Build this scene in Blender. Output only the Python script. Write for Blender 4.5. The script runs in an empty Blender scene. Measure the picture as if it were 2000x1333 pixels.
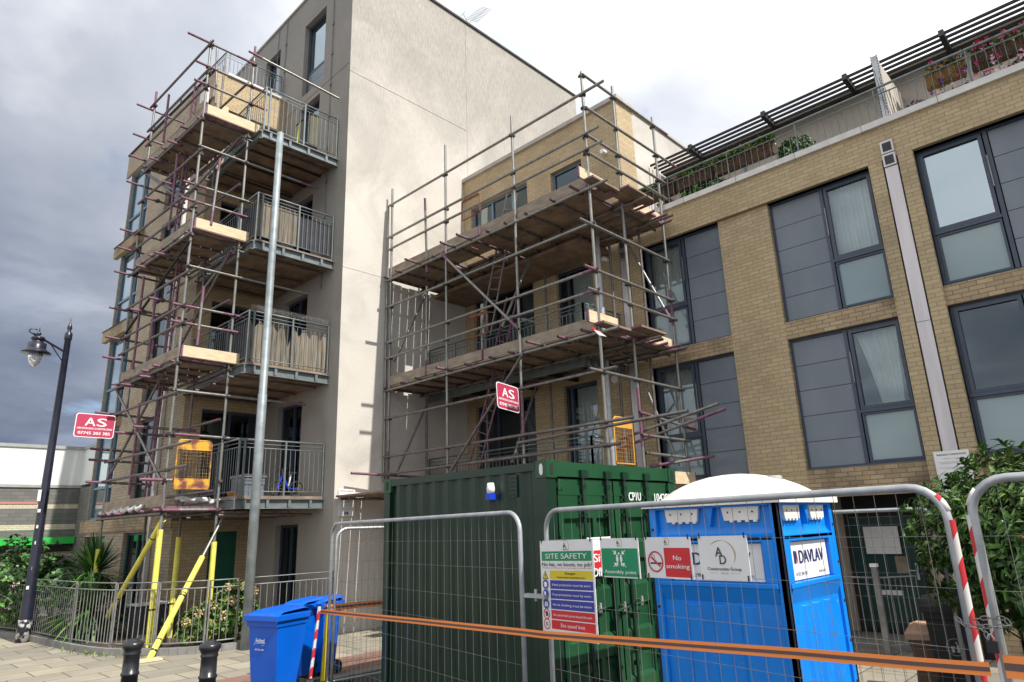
import bpy, math, random
from mathutils import Vector, Matrix, Euler
random.seed(7)
sc = bpy.context.scene
col = sc.collection
# ---------------------------------------------------------------- camera
ROT = Matrix(((0.69888922, -0.16956115, -0.69484018),
              (-0.7144487, -0.21090075, -0.66714611),
              (-0.03342025, 0.96268889, -0.268539)))
_y = -ROT.row[0].cross(ROT.row[2]); ROT = Matrix((ROT.row[0], _y, ROT.row[2]))
FPX = 1301.705
CAM = Vector((0, 0, 2.07))
cd = bpy.data.cameras.new('camera'); cam = bpy.data.objects.new('camera', cd); col.objects.link(cam)
cam.matrix_world = Matrix.Translation(CAM) @ ROT.to_4x4()
cd.sensor_width = 36.0; cd.lens = FPX / 2000 * 36; cd.clip_end = 600; cd.clip_start = .05
sc.camera = cam
def at(px, py, x=None, y=None, z=None):
    """real point where the sight line through a photo pixel meets a given wall / floor plane"""
    d = ROT @ Vector((px - 1000, -(py - 666.5), -FPX))
    t = (x - CAM.x) / d.x if x is not None else (y - CAM.y) / d.y if y is not None else (z - CAM.z) / d.z
    return CAM + t * d
# ---------------------------------------------------------------- sun, sky, exposure
SUN_EL = math.radians(50); SUN_AZ = math.radians(3)      # azimuth measured from -y towards +x
S = Vector((math.sin(SUN_AZ) * math.cos(SUN_EL), -math.cos(SUN_AZ) * math.cos(SUN_EL), math.sin(SUN_EL)))
sl = bpy.data.lights.new('sun', 'SUN'); sl.energy = 4.2; sl.angle = math.radians(0.5); sl.color = (1, .95, .87)
so = bpy.data.objects.new('sun', sl); col.objects.link(so)
so.rotation_euler = S.to_track_quat('Z', 'Y').to_euler()
W = bpy.data.worlds.new('World'); sc.world = W; W.use_nodes = True
nt = W.node_tree; nt.nodes.clear()
def N(t, **k):
    n = nt.nodes.new(t)
    for a, b in k.items(): setattr(n, a, b)
    return n
def L(a, b): nt.links.new(a, b)
out = N('ShaderNodeOutputWorld'); sky = N('ShaderNodeTexSky'); sky.sky_type = 'NISHITA'; sky.sun_disc = False
sky.sun_elevation = SUN_EL; sky.sun_rotation = math.pi - SUN_AZ
bg1 = N('ShaderNodeBackground'); bg1.inputs[1].default_value = .12; L(sky.outputs[0], bg1.inputs[0])
tc = N('ShaderNodeTexCoord'); sep = N('ShaderNodeSeparateXYZ'); L(tc.outputs['Generated'], sep.inputs[0])
# cloud deck: project the view direction on a flat layer
def M(op, a, b=None, c=None):
    n = N('ShaderNodeMath', operation=op)
    for i, v in enumerate((a, b, c)):
        if v is None: continue
        if isinstance(v, (int, float)): n.inputs[i].default_value = v
        else: L(v, n.inputs[i])
    return n.outputs[0]
zz = M('ADD', M('MAXIMUM', sep.outputs[2], 0.0), .22)
cmb = N('ShaderNodeCombineXYZ'); L(M('DIVIDE', sep.outputs[0], zz), cmb.inputs[0]); L(M('DIVIDE', sep.outputs[1], zz), cmb.inputs[1])
nz = N('ShaderNodeTexNoise'); nz.inputs['Scale'].default_value = 1.5; nz.inputs['Detail'].default_value = 7; nz.inputs['Roughness'].default_value = .52
nz.inputs['Distortion'].default_value = .25
L(cmb.outputs[0], nz.inputs['Vector'])
nz2 = N('ShaderNodeTexNoise'); nz2.inputs['Scale'].default_value = 1.1; nz2.inputs['Detail'].default_value = 8; nz2.inputs['Roughness'].default_value = .55; L(cmb.outputs[0], nz2.inputs['Vector'])
def ramp(fac, stops):
    r = N('ShaderNodeValToRGB'); L(fac, r.inputs[0]); e = r.color_ramp.elements
    while len(e) < len(stops): e.new(.5)
    for q, (p, c) in zip(e, stops): q.position = p; q.color = (c[0], c[1], c[2], 1)
    return r.outputs[0]
# storm front in the +y (far left) quarter, white clouds elsewhere
front = M('ADD', M('MULTIPLY', sep.outputs[0], 1.0), M('ADD', M('MULTIPLY', sep.outputs[2], .80), M('MULTIPLY', M('SUBTRACT', nz2.outputs[0], .5), .55)))
behind = M('MULTIPLY', M('MAXIMUM', M('MULTIPLY', sep.outputs[1], -1.0), 0.0), 1.2)
front = M('ADD', M('ADD', front, behind), M('MULTIPLY', M('MAXIMUM', M('MULTIPLY', sep.outputs[0], -1.0), 0.0), 2.1))
storm = ramp(front, [(.20, (.17, .20, .28)), (.33, (.28, .315, .39)), (.47, (.45, .48, .54)), (.60, (.61, .63, .67)), (.78, (.76, .78, .82)), (.90, (1.0, 1.0, 1.0))])
white = ramp(nz.outputs[0], [(.30, (.46, .52, .66)), (.42, (.60, .63, .69)), (.50, (.72, .74, .78)), (.58, (1.02, 1.02, 1.03)), (.8, (1.25, 1.24, 1.22))])
mixc = N('ShaderNodeMixRGB', blend_type='MULTIPLY'); mixc.inputs[0].default_value = 1; L(storm, mixc.inputs[1]); L(white, mixc.inputs[2])
bg2 = N('ShaderNodeBackground'); bg2.inputs[1].default_value = .98; L(mixc.outputs[0], bg2.inputs[0])
cover = ramp(nz.outputs[0], [(.30, (0, 0, 0)), (.40, (1, 1, 1))])
ms = N('ShaderNodeMixShader'); L(cover, ms.inputs[0]); L(bg1.outputs[0], ms.inputs[1]); L(bg2.outputs[0], ms.inputs[2]); L(ms.outputs[0], out.inputs[0])
sc.view_settings.view_transform = 'Standard'; sc.view_settings.look = 'None'; sc.view_settings.gamma = 1; sc.view_settings.exposure = 0.5
sc.view_settings.use_curve_mapping = False
# ---------------------------------------------------------------- materials
MATS = {}
def newmat(name):
    m = bpy.data.materials.new(name); m.use_nodes = True; t = m.node_tree; b = t.nodes['Principled BSDF']
    MATS[name] = m; return m, t, b
def node(t, ty, ins=None, **k):
    n = t.nodes.new(ty)
    for a, b in k.items(): setattr(n, a, b)
    if ins:
        for i, v in ins.items():
            s = n.inputs[i]
            if hasattr(v, 'is_output') or isinstance(v, bpy.types.NodeSocket): t.links.new(v, s)
            else: s.default_value = v
    return n
def c4(c): return (c[0], c[1], c[2], 1)
def mix2(t, f, a, b, mode='MIX'):
    n = t.nodes.new('ShaderNodeMixRGB'); n.blend_type = mode
    for i, v in ((0, f), (1, a), (2, b)):
        if isinstance(v, bpy.types.NodeSocket): t.links.new(v, n.inputs[i])
        elif i == 0: n.inputs[0].default_value = v
        else: n.inputs[i].default_value = c4(v)
    return n.outputs[0]
def rmp(t, f, p0, p1):
    r = node(t, 'ShaderNodeMapRange', {0: f, 1: p0, 2: p1}); return r.outputs[0]
def noisy(name, a, b, scale=8, rough=.7, metal=0, stretch=(1, 1, 1), bump=0, bscale=None, detail=4, lo=.35, hi=.65, spec=None, coat=0):
    m, t, p = newmat(name)
    tc = node(t, 'ShaderNodeTexCoord'); mp = node(t, 'ShaderNodeMapping', {0: tc.outputs['Object'], 3: stretch})
    n = node(t, 'ShaderNodeTexNoise', {'Vector': mp.outputs[0], 'Scale': scale, 'Detail': detail})
    t.links.new(mix2(t, rmp(t, n.outputs[0], lo, hi), a, b), p.inputs['Base Color'])
    p.inputs['Roughness'].default_value = rough; p.inputs['Metallic'].default_value = metal
    if spec is not None: p.inputs['Specular IOR Level'].default_value = spec
    if coat: p.inputs['Coat Weight'].default_value = coat
    if bump:
        nb = node(t, 'ShaderNodeTexNoise', {'Vector': mp.outputs[0], 'Scale': bscale or scale * 4, 'Detail': 3})
        bp = node(t, 'ShaderNodeBump', {'Height': nb.outputs[0], 'Strength': bump, 'Distance': .02}); t.links.new(bp.outputs[0], p.inputs['Normal'])
    return m
def wallcoord(t):
    """brickwork coordinates: along the wall, up the wall"""
    tc = node(t, 'ShaderNodeTexCoord'); g = node(t, 'ShaderNodeNewGeometry')
    s = node(t, 'ShaderNodeSeparateXYZ', {0: tc.outputs['Object']}); sn = node(t, 'ShaderNodeSeparateXYZ', {0: g.outputs['True Normal']})
    ax = node(t, 'ShaderNodeMath', {0: sn.outputs[0]}, operation='ABSOLUTE'); 
    gt = node(t, 'ShaderNodeMath', {0: ax.outputs[0], 1: .6}, operation='GREATER_THAN')
    mx = node(t, 'ShaderNodeMix', {0: gt.outputs[0], 2: s.outputs[0], 3: s.outputs[1]}, data_type='FLOAT')
    c = node(t, 'ShaderNodeCombineXYZ', {0: mx.outputs[0], 1: s.outputs[2]})
    return tc, s, c.outputs[0]
def brickmat(name, c1, c2, mortar, bw=.225, bh=.075, ms=.008, stain=(.05, .045, .04), stain_amt=.35, rough=.88):
    m, t, p = newmat(name); tc, s, v = wallcoord(t)
    b = node(t, 'ShaderNodeTexBrick', {'Vector': v, 'Color1': c4(c1), 'Color2': c4(c2), 'Mortar': c4(mortar), 'Scale': 1, 'Mortar Size': ms, 'Mortar Smooth': .2, 'Bias': 0, 'Brick Width': bw, 'Row Height': bh})
    n = node(t, 'ShaderNodeTexNoise', {'Vector': tc.outputs['Object'], 'Scale': .9, 'Detail': 5})
    n2 = node(t, 'ShaderNodeTexNoise', {'Vector': tc.outputs['Object'], 'Scale': 22, 'Detail': 3})
    n3 = node(t, 'ShaderNodeTexWhiteNoise', {}, noise_dimensions='2D')
    # value shift for single bricks
    k = node(t, 'ShaderNodeVectorMath', {0: v, 1: (1 / bw, 1 / bh, 1)}, operation='MULTIPLY'); fl = node(t, 'ShaderNodeVectorMath', {0: k.outputs[0]}, operation='FLOOR'); t.links.new(fl.outputs[0], n3.inputs['Vector'])
    c = mix2(t, .22, b.outputs[0], mix2(t, n2.outputs[0], (.25, .25, .25), (.9, .9, .9)), 'OVERLAY')
    c = mix2(t, rmp(t, n.outputs[0], .5, .78), c, stain, 'MIX') if False else mix2(t, node(t, 'ShaderNodeMath', {0: rmp(t, n.outputs[0], .48, .8), 1: stain_amt}, operation='MULTIPLY').outputs[0], c, stain)
    t.links.new(c, p.inputs['Base Color']); p.inputs['Roughness'].default_value = rough
    bp = node(t, 'ShaderNodeBump', {'Height': b.outputs[1], 'Strength': .6, 'Distance': .008}); bp.invert = True
    t.links.new(bp.outputs[0], p.inputs['Normal'])
    return m
brickmat('buff_brick', (.49, .385, .235), (.415, .32, .19), (.29, .235, .155), stain_amt=.3, ms=.0065)
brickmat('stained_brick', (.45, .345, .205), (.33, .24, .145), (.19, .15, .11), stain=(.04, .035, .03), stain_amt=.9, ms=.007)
brickmat('grey_brick', (.44, .36, .255), (.35, .28, .20), (.22, .19, .15), stain_amt=.3)
brickmat('cream_brick', (.62, .54, .40), (.52, .45, .34), (.3, .28, .24), stain_amt=.1)
brickmat('grey_block', (.17, .165, .16), (.13, .13, .125), (.10, .10, .10), bw=.45, bh=.15, stain_amt=.2)
# rendered wall: smooth cream below, streaky weathered roughcast above
def rendermat(name, clean, dirty, zlo, zhi, amt=1.0):
    m, t, p = newmat(name); tc = node(t, 'ShaderNodeTexCoord'); s = node(t, 'ShaderNodeSeparateXYZ', {0: tc.outputs['Object']})
    mp = node(t, 'ShaderNodeMapping', {0: tc.outputs['Object'], 3: (1, 1, .10)})
    st = node(t, 'ShaderNodeTexNoise', {'Vector': mp.outputs[0], 'Scale': 34, 'Detail': 6, 'Roughness': .8})
    bl = node(t, 'ShaderNodeTexNoise', {'Vector': tc.outputs['Object'], 'Scale': .5, 'Detail': 7, 'Roughness': .6, 'Distortion': .9})
    fine = node(t, 'ShaderNodeTexNoise', {'Vector': tc.outputs['Object'], 'Scale': 45, 'Detail': 3})
    h = rmp(t, s.outputs[2], zlo, zhi)
    hb = node(t, 'ShaderNodeMath', {0: h, 1: node(t, 'ShaderNodeMath', {0: bl.outputs[0], 1: .5}, operation='SUBTRACT').outputs[0]}, operation='ADD'); hb.use_clamp = True
    k = node(t, 'ShaderNodeMath', {0: hb.outputs[0], 1: rmp(t, st.outputs[0], .38, .78)}, operation='MULTIPLY')
    k = node(t, 'ShaderNodeMath', {0: k.outputs[0], 1: node(t, 'ShaderNodeMath', {0: hb.outputs[0], 1: .45}, operation='MULTIPLY').outputs[0]}, operation='ADD'); k.use_clamp = True
    k = node(t, 'ShaderNodeMath', {0: k.outputs[0], 1: amt}, operation='MULTIPLY')
    c = mix2(t, rmp(t, bl.outputs[0], .42, .68), clean, [q * .82 for q in clean])
    c = mix2(t, k.outputs[0], c, dirty)
    c = mix2(t, .10, c, mix2(t, fine.outputs[0], (.2, .2, .2), (.9, .9, .9)), 'OVERLAY')
    t.links.new(c, p.inputs['Base Color']); p.inputs['Roughness'].default_value = .92
    bp = node(t, 'ShaderNodeBump', {'Height': mix2(t, hb.outputs[0], fine.outputs[0], st.outputs[0]), 'Strength': .35, 'Distance': .02}); t.links.new(bp.outputs[0], p.inputs['Normal'])
    return m
rendermat('cream_render', (.575, .545, .495), (.30, .285, .255), 9.5, 16.0, 1.1)
rendermat('grey_render', (.35, .33, .295), (.24, .225, .205), 7, 15, .8)
rendermat('pale_render', (.50, .45, .39), (.36, .32, .27), 7, 11, .9)
noisy('plain_render', (.46, .40, .33), (.40, .35, .29), 2, .9)
noisy('coping', (.46, .43, .40), (.38, .36, .33), 5, .8)
noisy('white_coping', (.70, .68, .65), (.6, .58, .56), 5, .6)
noisy('panel', (.16, .19, .225), (.125, .152, .186), 1.6, .36, stretch=(1, 1, .4), spec=.5, coat=.15)
noisy('frame_blue', (.045, .064, .10), (.035, .05, .08), 6, .38)
noisy('frame_light', (.14, .22, .29), (.11, .18, .25), 6, .4)
noisy('frame_teal', (.02, .085, .095), (.015, .065, .075), 6, .4)
noisy('dark', (.012, .012, .014), (.018, .018, .02), 4, .7)
noisy('unlit_room', (.05, .043, .038), (.03, .027, .025), 2, .9)  # near-black slabs behind the windows: gloom of unlit rooms put into the colour
noisy('dark_soffit', (.07, .06, .055), (.035, .03, .03), 3, .85)
noisy('steel_strip', (.56, .53, .54), (.48, .45, .46), 1.0, .34, metal=.45, stretch=(8, 8, .6))
noisy('galv', (.29, .285, .265), (.18, .18, .17), 14, .42, metal=.55, stretch=(1, 1, .3), lo=.3, hi=.7)
noisy('galv_bright', (.50, .52, .53), (.36, .38, .40), 9, .45, metal=.5, lo=.3, hi=.7)
noisy('tube_dull', (.20, .185, .175), (.12, .095, .10), 9, .5, metal=.45, lo=.3, hi=.7)
noisy('pole_blue', (.30, .34, .355), (.21, .245, .26), 5, .5, metal=.3)
noisy('purple', (.22, .095, .145), (.12, .055, .085), 10, .6, lo=.3, hi=.7)
noisy('coupler_iron', (.05, .043, .04), (.09, .07, .06), 20, .6, metal=.5)
noisy('rail_grey', (.19, .22, .225), (.14, .165, .17), 6, .5, metal=.3)
noisy('fence_grey', (.27, .27, .265), (.18, .18, .178), 6, .5, metal=.3)
noisy('board', (.30, .215, .15), (.15, .108, .078), 3.2, .85, stretch=(1, 1, 1), bump=.2, lo=.3, hi=.7)
noisy('toe_grey', (.33, .27, .205), (.22, .18, .14), 3.5, .85, stretch=(2, 1, 3), bump=.2)
noisy('toe_pale', (.68, .55, .38), (.55, .43, .28), 5, .8, stretch=(1, 6, 6), bump=.1)
noisy('foam_yellow', (.80, .76, .14), (.68, .62, .10), 6, .7)
noisy('black_tape', (.02, .02, .02), (.03, .03, .03), 6, .4)
noisy('yellow_rust', (.62, .33, .03), (.16, .045, .04), 4, .6, lo=.45, hi=.6)
noisy('orange_mesh', (.72, .36, .06), (.6, .28, .05), 5, .6)
noisy('sign_red', (.47, .035, .10), (.40, .04, .09), 7, .45)
noisy('sign_white', (.78, .78, .78), (.72, .72, .72), 5, .45)
noisy('ink_white', (.85, .85, .85), (.8, .8, .8), 5, .5)
noisy('ink_black', (.02, .02, .025), (.02, .02, .02), 5, .5)
noisy('sig_green', (.0, .27, .11), (.0, .24, .10), 5, .45)
noisy('sig_blue', (.035, .045, .34), (.03, .04, .3), 5, .45)
noisy('sig_yellow', (.70, .56, .02), (.65, .5, .02), 5, .45)
noisy('sig_red', (.62, .02, .03), (.55, .02, .03), 5, .45)
noisy('sig_gold', (.45, .36, .14), (.35, .27, .10), 5, .4)
noisy('navy', (.02, .03, .14), (.02, .03, .13), 5, .5)
noisy('lamp_black', (.018, .02, .038), (.012, .013, .026), 4, .32, coat=.2)
noisy('worn_paint', (.018, .02, .038), (.55, .55, .52), 9, .45, lo=.5, hi=.56)
noisy('bollard_black', (.016, .017, .021), (.024, .025, .03), 8, .28, bump=.1)
noisy('bin_black', (.008, .008, .010), (.014, .014, .016), 3, .45)
noisy('bin_brown', (.17, .10, .065), (.13, .08, .05), 3, .5)
noisy('bin_brown_lid', (.45, .27, .19), (.38, .22, .15), 3, .5)
noisy('rubber', (.02, .02, .02), (.03, .03, .03), 5, .8)
noisy('toilet_white', (.80, .78, .73), (.62, .60, .55), 2.2, .4, lo=.4, hi=.75)
noisy('vent_grey', (.35, .37, .36), (.3, .32, .31), 3, .6)
def paint(name, a, b, rust=(.12, .06, .03)):
    m, t, p = newmat(name); tc = node(t, 'ShaderNodeTexCoord')
    n = node(t, 'ShaderNodeTexNoise', {'Vector': tc.outputs['Object'], 'Scale': 1.6, 'Detail': 5}); n2 = node(t, 'ShaderNodeTexNoise', {'Vector': tc.outputs['Object'], 'Scale': 17, 'Detail': 6, 'Roughness': .7})
    c = mix2(t, rmp(t, n.outputs[0], .35, .65), a, b); c = mix2(t, node(t, 'ShaderNodeMath', {0: rmp(t, n2.outputs[0], .62, .74), 1: .6}, operation='MULTIPLY').outputs[0], c, rust)
    t.links.new(c, p.inputs['Base Color']); p.inputs['Roughness'].default_value = .36
    bp = node(t, 'ShaderNodeBump', {'Height': n.outputs[0], 'Strength': .15, 'Distance': .03}); t.links.new(bp.outputs[0], p.inputs['Normal'])
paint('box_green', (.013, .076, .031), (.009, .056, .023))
paint('box_dark_shaded', (.008, .034, .018), (.006, .026, .014))  # container green darkened to paint in shade on its long side; locking bars share it
paint('toilet_blue', (.004, .24, .80), (.003, .20, .68), (.25, .38, .6))
paint('bin_blue', (.0, .115, .62), (.0, .095, .52), (.08, .16, .45))
noisy('door_teal', (.008, .05, .05), (.006, .04, .04), 3, .35)
noisy('door_green', (.0, .10, .055), (.0, .07, .04), 3, .4)
noisy('leaf_bright', (.10, .235, .03), (.06, .15, .02), 3, .5)
noisy('leaf_mid', (.055, .135, .03), (.03, .08, .016), 3, .42)
noisy('leaf_dark', (.03, .085, .022), (.016, .045, .012), 3, .36)
noisy('leaf_gloss', (.19, .29, .09), (.11, .19, .055), 3, .22)
noisy('leaf_yellow', (.28, .32, .05), (.18, .25, .04), 3, .5)
noisy('leaf_red', (.30, .05, .03), (.2, .04, .03), 3, .4)
noisy('bark', (.10, .065, .04), (.06, .04, .028), 9, .9)
noisy('petal_pink', (.65, .04, .22), (.5, .02, .16), 3, .5)
noisy('petal_violet', (.25, .10, .45), (.12, .02, .12), 3, .5)
noisy('petal_white', (.7, .6, .65), (.7, .35, .45), 3, .5)
noisy('petal_cream', (.62, .50, .28), (.55, .38, .20), 3, .6)
noisy('wicker', (.13, .075, .042), (.06, .035, .024), 14, .9, bump=.4)
noisy('coir', (.30, .17, .07), (.18, .09, .035), 10, .95, bump=.4)
noisy('reed', (.30, .26, .20), (.09, .072, .055), 30, .9, stretch=(1, 1, .05), bump=.4, lo=.3, hi=.7)
noisy('cloth_dark', (.035, .037, .045), (.05, .05, .06), 5, .9)
noisy('curtain', (.80, .79, .74), (.7, .69, .64), 2, .9)
noisy('curtain_blue', (.05, .06, .22), (.03, .035, .15), 4, .9)
noisy('cloth_white', (.6, .6, .6), (.45, .44, .44), 5, .8)
noisy('canopy_green', (.03, .50, .07), (.02, .45, .06), 3, .5)
noisy('white_clad', (.72, .73, .72), (.68, .69, .69), 1, .5)
noisy('pink_edge', (.50, .20, .17), (.45, .2, .17), 3, .6)
noisy('tarmac', (.055, .052, .052), (.04, .038, .038), 6, .9, bump=.3, bscale=60)
noisy('soil', (.07, .05, .035), (.045, .033, .022), 5, .95, bump=.4)
noisy('kerb', (.24, .235, .22), (.18, .175, .165), 5, .9)
noisy('tyre', (.02, .02, .02), (.03, .03, .03), 5, .8)
noisy('scooter_blue', (.01, .05, .55), (.01, .04, .45), 5, .4)
noisy('green_yellow', (.55, .65, .05), (.5, .6, .05), 5, .4)
noisy('rust', (.28, .10, .05), (.16, .06, .035), 12, .9)
def flagmat(name, c1, c2, mortar, bw, bh, ms):
    m, t, p = newmat(name); tc = node(t, 'ShaderNodeTexCoord'); mp = node(t, 'ShaderNodeMapping', {0: tc.outputs['Object'], 2: (0, 0, math.radians(0))})
    b = node(t, 'ShaderNodeTexBrick', {'Vector': mp.outputs[0], 'Color1': c4(c1), 'Color2': c4(c2), 'Mortar': c4(mortar), 'Scale': 1, 'Mortar Size': ms, 'Bias': -.1, 'Brick Width': bw, 'Row Height': bh})
    n = node(t, 'ShaderNodeTexNoise', {'Vector': tc.outputs['Object'], 'Scale': 1.3, 'Detail': 6}); n2 = node(t, 'ShaderNodeTexNoise', {'Vector': tc.outputs['Object'], 'Scale': 30, 'Detail': 4})
    c = mix2(t, node(t, 'ShaderNodeMath', {0: rmp(t, n.outputs[0], .42, .72), 1: .45}, operation='MULTIPLY').outputs[0], b.outputs[0], [q * .42 for q in c1])
    c = mix2(t, .25, c, mix2(t, n2.outputs[0], (.2, .2, .2), (.85, .85, .85)), 'OVERLAY')
    t.links.new(c, p.inputs['Base Color']); p.inputs['Roughness'].default_value = .85
    bp = node(t, 'ShaderNodeBump', {'Height': b.outputs[1], 'Strength': .5, 'Distance': .01}); bp.invert = True; t.links.new(bp.outputs[0], p.inputs['Normal'])
flagmat('flags', (.34, .305, .235), (.22, .205, .17), (.10, .09, .075), .75, .6, .012)
flagmat('pavers', (.27, .15, .11), (.20, .11, .085), (.12, .10, .08), .2, .1, .006)
def glassmat(name, tint, refl, gcol=(.56, .67, .74)):
    m, t, p = newmat(name); t.nodes.remove(p); o = t.nodes['Material Output']
    tr = node(t, 'ShaderNodeBsdfTransparent', {0: c4(tint)}); gl = node(t, 'ShaderNodeBsdfGlossy', {0: c4(gcol), 1: .02})
    lw = node(t, 'ShaderNodeFresnel', {0: 1.5}); a = node(t, 'ShaderNodeMath', {0: lw.outputs[0], 1: refl}, operation='ADD'); a.use_clamp = True
    mx = node(t, 'ShaderNodeMixShader', {0: a.outputs[0], 1: tr.outputs[0], 2: gl.outputs[0]}); t.links.new(mx.outputs[0], o.inputs[0])
glassmat('glass', (.78, .85, .86), .13)
glassmat('glass_dark', (.30, .36, .38), .10)
glassmat('glass_sky', (.5, .6, .62), .45)
m, t, p = newmat('frosted'); p.inputs['Base Color'].default_value = (.20, .285, .305, 1); p.inputs['Roughness'].default_value = .12; p.inputs['Coat Weight'].default_value = .8
m, t, p = newmat('lamp_glass'); p.inputs['Base Color'].default_value = (.75, .78, .8, 1); p.inputs['Roughness'].default_value = .1; p.inputs['Transmission Weight'].default_value = .75
# red and white barrier tape, wound round posts
def tapemat(name, a, b, f=3.2, twist=1.0):
    m, t, p = newmat(name); tc = node(t, 'ShaderNodeTexCoord'); s = node(t, 'ShaderNodeSeparateXYZ', {0: tc.outputs['Object']})
    u = node(t, 'ShaderNodeMath', {0: s.outputs[1], 1: 8.0}, operation='MULTIPLY'); v = node(t, 'ShaderNodeMath', {0: s.outputs[2], 1: f}, operation='MULTIPLY')
    w = node(t, 'ShaderNodeMath', {0: u.outputs[0], 1: v.outputs[0]}, operation='ADD'); fr = node(t, 'ShaderNodeMath', {0: w.outputs[0]}, operation='FRACT')
    g = node(t, 'ShaderNodeMath', {0: fr.outputs[0], 1: .5}, operation='GREATER_THAN')
    t.links.new(mix2(t, g.outputs[0], a, b), p.inputs['Base Color']); p.inputs['Roughness'].default_value = .4
tapemat('tape_redwhite', (.55, .03, .04), (.66, .65, .63), 4.2)
m, t, p = newmat('webbing_orange'); p.inputs['Base Color'].default_value = (.98, .30, .07, 1); p.inputs['Roughness'].default_value = .6
m, t, p = newmat('webbing_brown'); p.inputs['Base Color'].default_value = (.13, .085, .08, 1); p.inputs['Roughness'].default_value = .6
# far block: colour bands are courses of different blocks
# ---------------------------------------------------------------- mesh builder
class MB:
    def __init__(s): s.v = []; s.f = []; s.mi = []; s.sm = []; s.ms = []
    def m(s, n):
        if n not in s.ms: s.ms.append(n)
        return s.ms.index(n)
    def face(s, pts, mat, smooth=False):
        b = len(s.v); s.v += [tuple(p) for p in pts]; s.f.append(tuple(range(b, b + len(pts)))); s.mi.append(s.m(mat)); s.sm.append(smooth)
    def mesh(s, vs, fs, mat, smooth=False):
        b = len(s.v); s.v += [tuple(p) for p in vs]; k = s.m(mat)
        for f in fs: s.f.append(tuple(b + i for i in f)); s.mi.append(k); s.sm.append(smooth)
    def box(s, x0, x1, y0, y1, z0, z1, mat):
        s.obox(Vector((x0, y0, z0)), Vector((x1 - x0, 0, 0)), Vector((0, y1 - y0, 0)), Vector((0, 0, z1 - z0)), mat)
    def obox(s, o, a, b, c, mat):
        o, a, b, c = map(Vector, (o, a, b, c))
        if a.cross(b).dot(c) < 0: o = o + a; a = -a
        vs = [o, o + a, o + a + b, o + b, o + c, o + a + c, o + a + b + c, o + b + c]
        s.mesh(vs, [(0, 3, 2, 1), (4, 5, 6, 7), (0, 1, 5, 4), (1, 2, 6, 5), (2, 3, 7, 6), (3, 0, 4, 7)], mat)
    def tube(s, p, q, r, mat, n=8, r2=None, cap=None, smooth=True):
        p, q = Vector(p), Vector(q); d = q - p
        if d.length < 1e-6: return
        d.normalize(); u = d.orthogonal().normalized(); w = d.cross(u); r2 = r if r2 is None else r2
        vs = []
        for c, rr in ((p, r), (q, r2)):
            for i in range(n):
                a = 2 * math.pi * i / n; vs.append(c + (u * math.cos(a) + w * math.sin(a)) * rr)
        s.mesh(vs, [(i, (i + 1) % n, n + (i + 1) % n, n + i) for i in range(n)], mat, smooth)
        cm = cap or mat
        s.mesh(vs[:n], [tuple(reversed(range(n)))], cm); s.mesh(vs[n:], [tuple(range(n))], cm)
    def path(s, pts, r, mat, n=8, closed=False, smooth=True):
        pts = [Vector(p) for p in pts]; m = len(pts); rings = []; u = None
        for i in range(m):
            a = pts[(i - 1) % m] if (closed or i > 0) else pts[i]; b = pts[(i + 1) % m] if (closed or i < m - 1) else pts[i]
            d = (b - a).normalized()
            if u is None: u = d.orthogonal().normalized()
            else: u = (u - d * u.dot(d)).normalized()
            w = d.cross(u); rings.append([pts[i] + (u * math.cos(2 * math.pi * k / n) + w * math.sin(2 * math.pi * k / n)) * r for k in range(n)])
        vs = [v for g in rings for v in g]; fs = []
        for i in range(m if closed else m - 1):
            j = (i + 1) % m
            for k in range(n): fs.append((i * n + k, i * n + (k + 1) % n, j * n + (k + 1) % n, j * n + k))
        if not closed: fs.append(tuple(reversed(range(n)))); fs.append(tuple((m - 1) * n + k for k in range(n)))
        s.mesh(vs, fs, mat, smooth)
    def lathe(s, c, prof, mat, n=20, smooth=True, ax=None):
        c = Vector(c); vs = []
        for r, z in prof:
            for i in range(n):
                a = 2 * math.pi * i / n; vs.append(c + Vector((r * math.cos(a), r * math.sin(a), z)))
        fs = [(j * n + i, j * n + (i + 1) % n, (j + 1) * n + (i + 1) % n, (j + 1) * n + i) for j in range(len(prof) - 1) for i in range(n)]
        if prof[0][0] > 1e-4: fs.append(tuple(reversed(range(n))))
        if prof[-1][0] > 1e-4: fs.append(tuple((len(prof) - 1) * n + i for i in range(n)))
        s.mesh(vs, fs, mat, smooth)
    def prism(s, poly, ext, mat, side=None):
        poly = [Vector(p) for p in poly]; ext = Vector(ext); n = len(poly)
        nrm = sum(((poly[i] - poly[0]).cross(poly[(i + 1) % n] - poly[0]) for i in range(n)), Vector())
        if nrm.dot(ext) < 0: poly.reverse()
        s.face([p for p in reversed(poly)], mat); s.face([p + ext for p in poly], mat)
        for i in range(n):
            a, b = poly[i], poly[(i + 1) % n]; s.face([a, b, b + ext, a + ext], side or mat)
    def build(s, name, parent=None, label=None, kind=None, bevel=0):
        me = bpy.data.meshes.new(name); me.from_pydata(s.v, [], s.f)
        for n in s.ms: me.materials.append(MATS[n])
        me.polygons.foreach_set('material_index', s.mi); me.polygons.foreach_set('use_smooth', s.sm); me.update()
        o = bpy.data.objects.new(name, me); col.objects.link(o)
        if parent is not None:
            o.parent = parent
            inv = Matrix.Identity(4); q = parent
            if q.parent is None: inv = Matrix.Translation(q.location).inverted()
            o.matrix_parent_inverse = inv
        if label: o['label'] = label
        if kind: o['kind'] = kind
        if bevel:
            b = o.modifiers.new('bevel', 'BEVEL'); b.width = bevel; b.segments = 2; b.limit_method = 'ANGLE'
        return o
def tag(o, label, cat, group=None):
    o['label'] = label; o['category'] = cat
    if group: o['group'] = group
    return o
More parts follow.
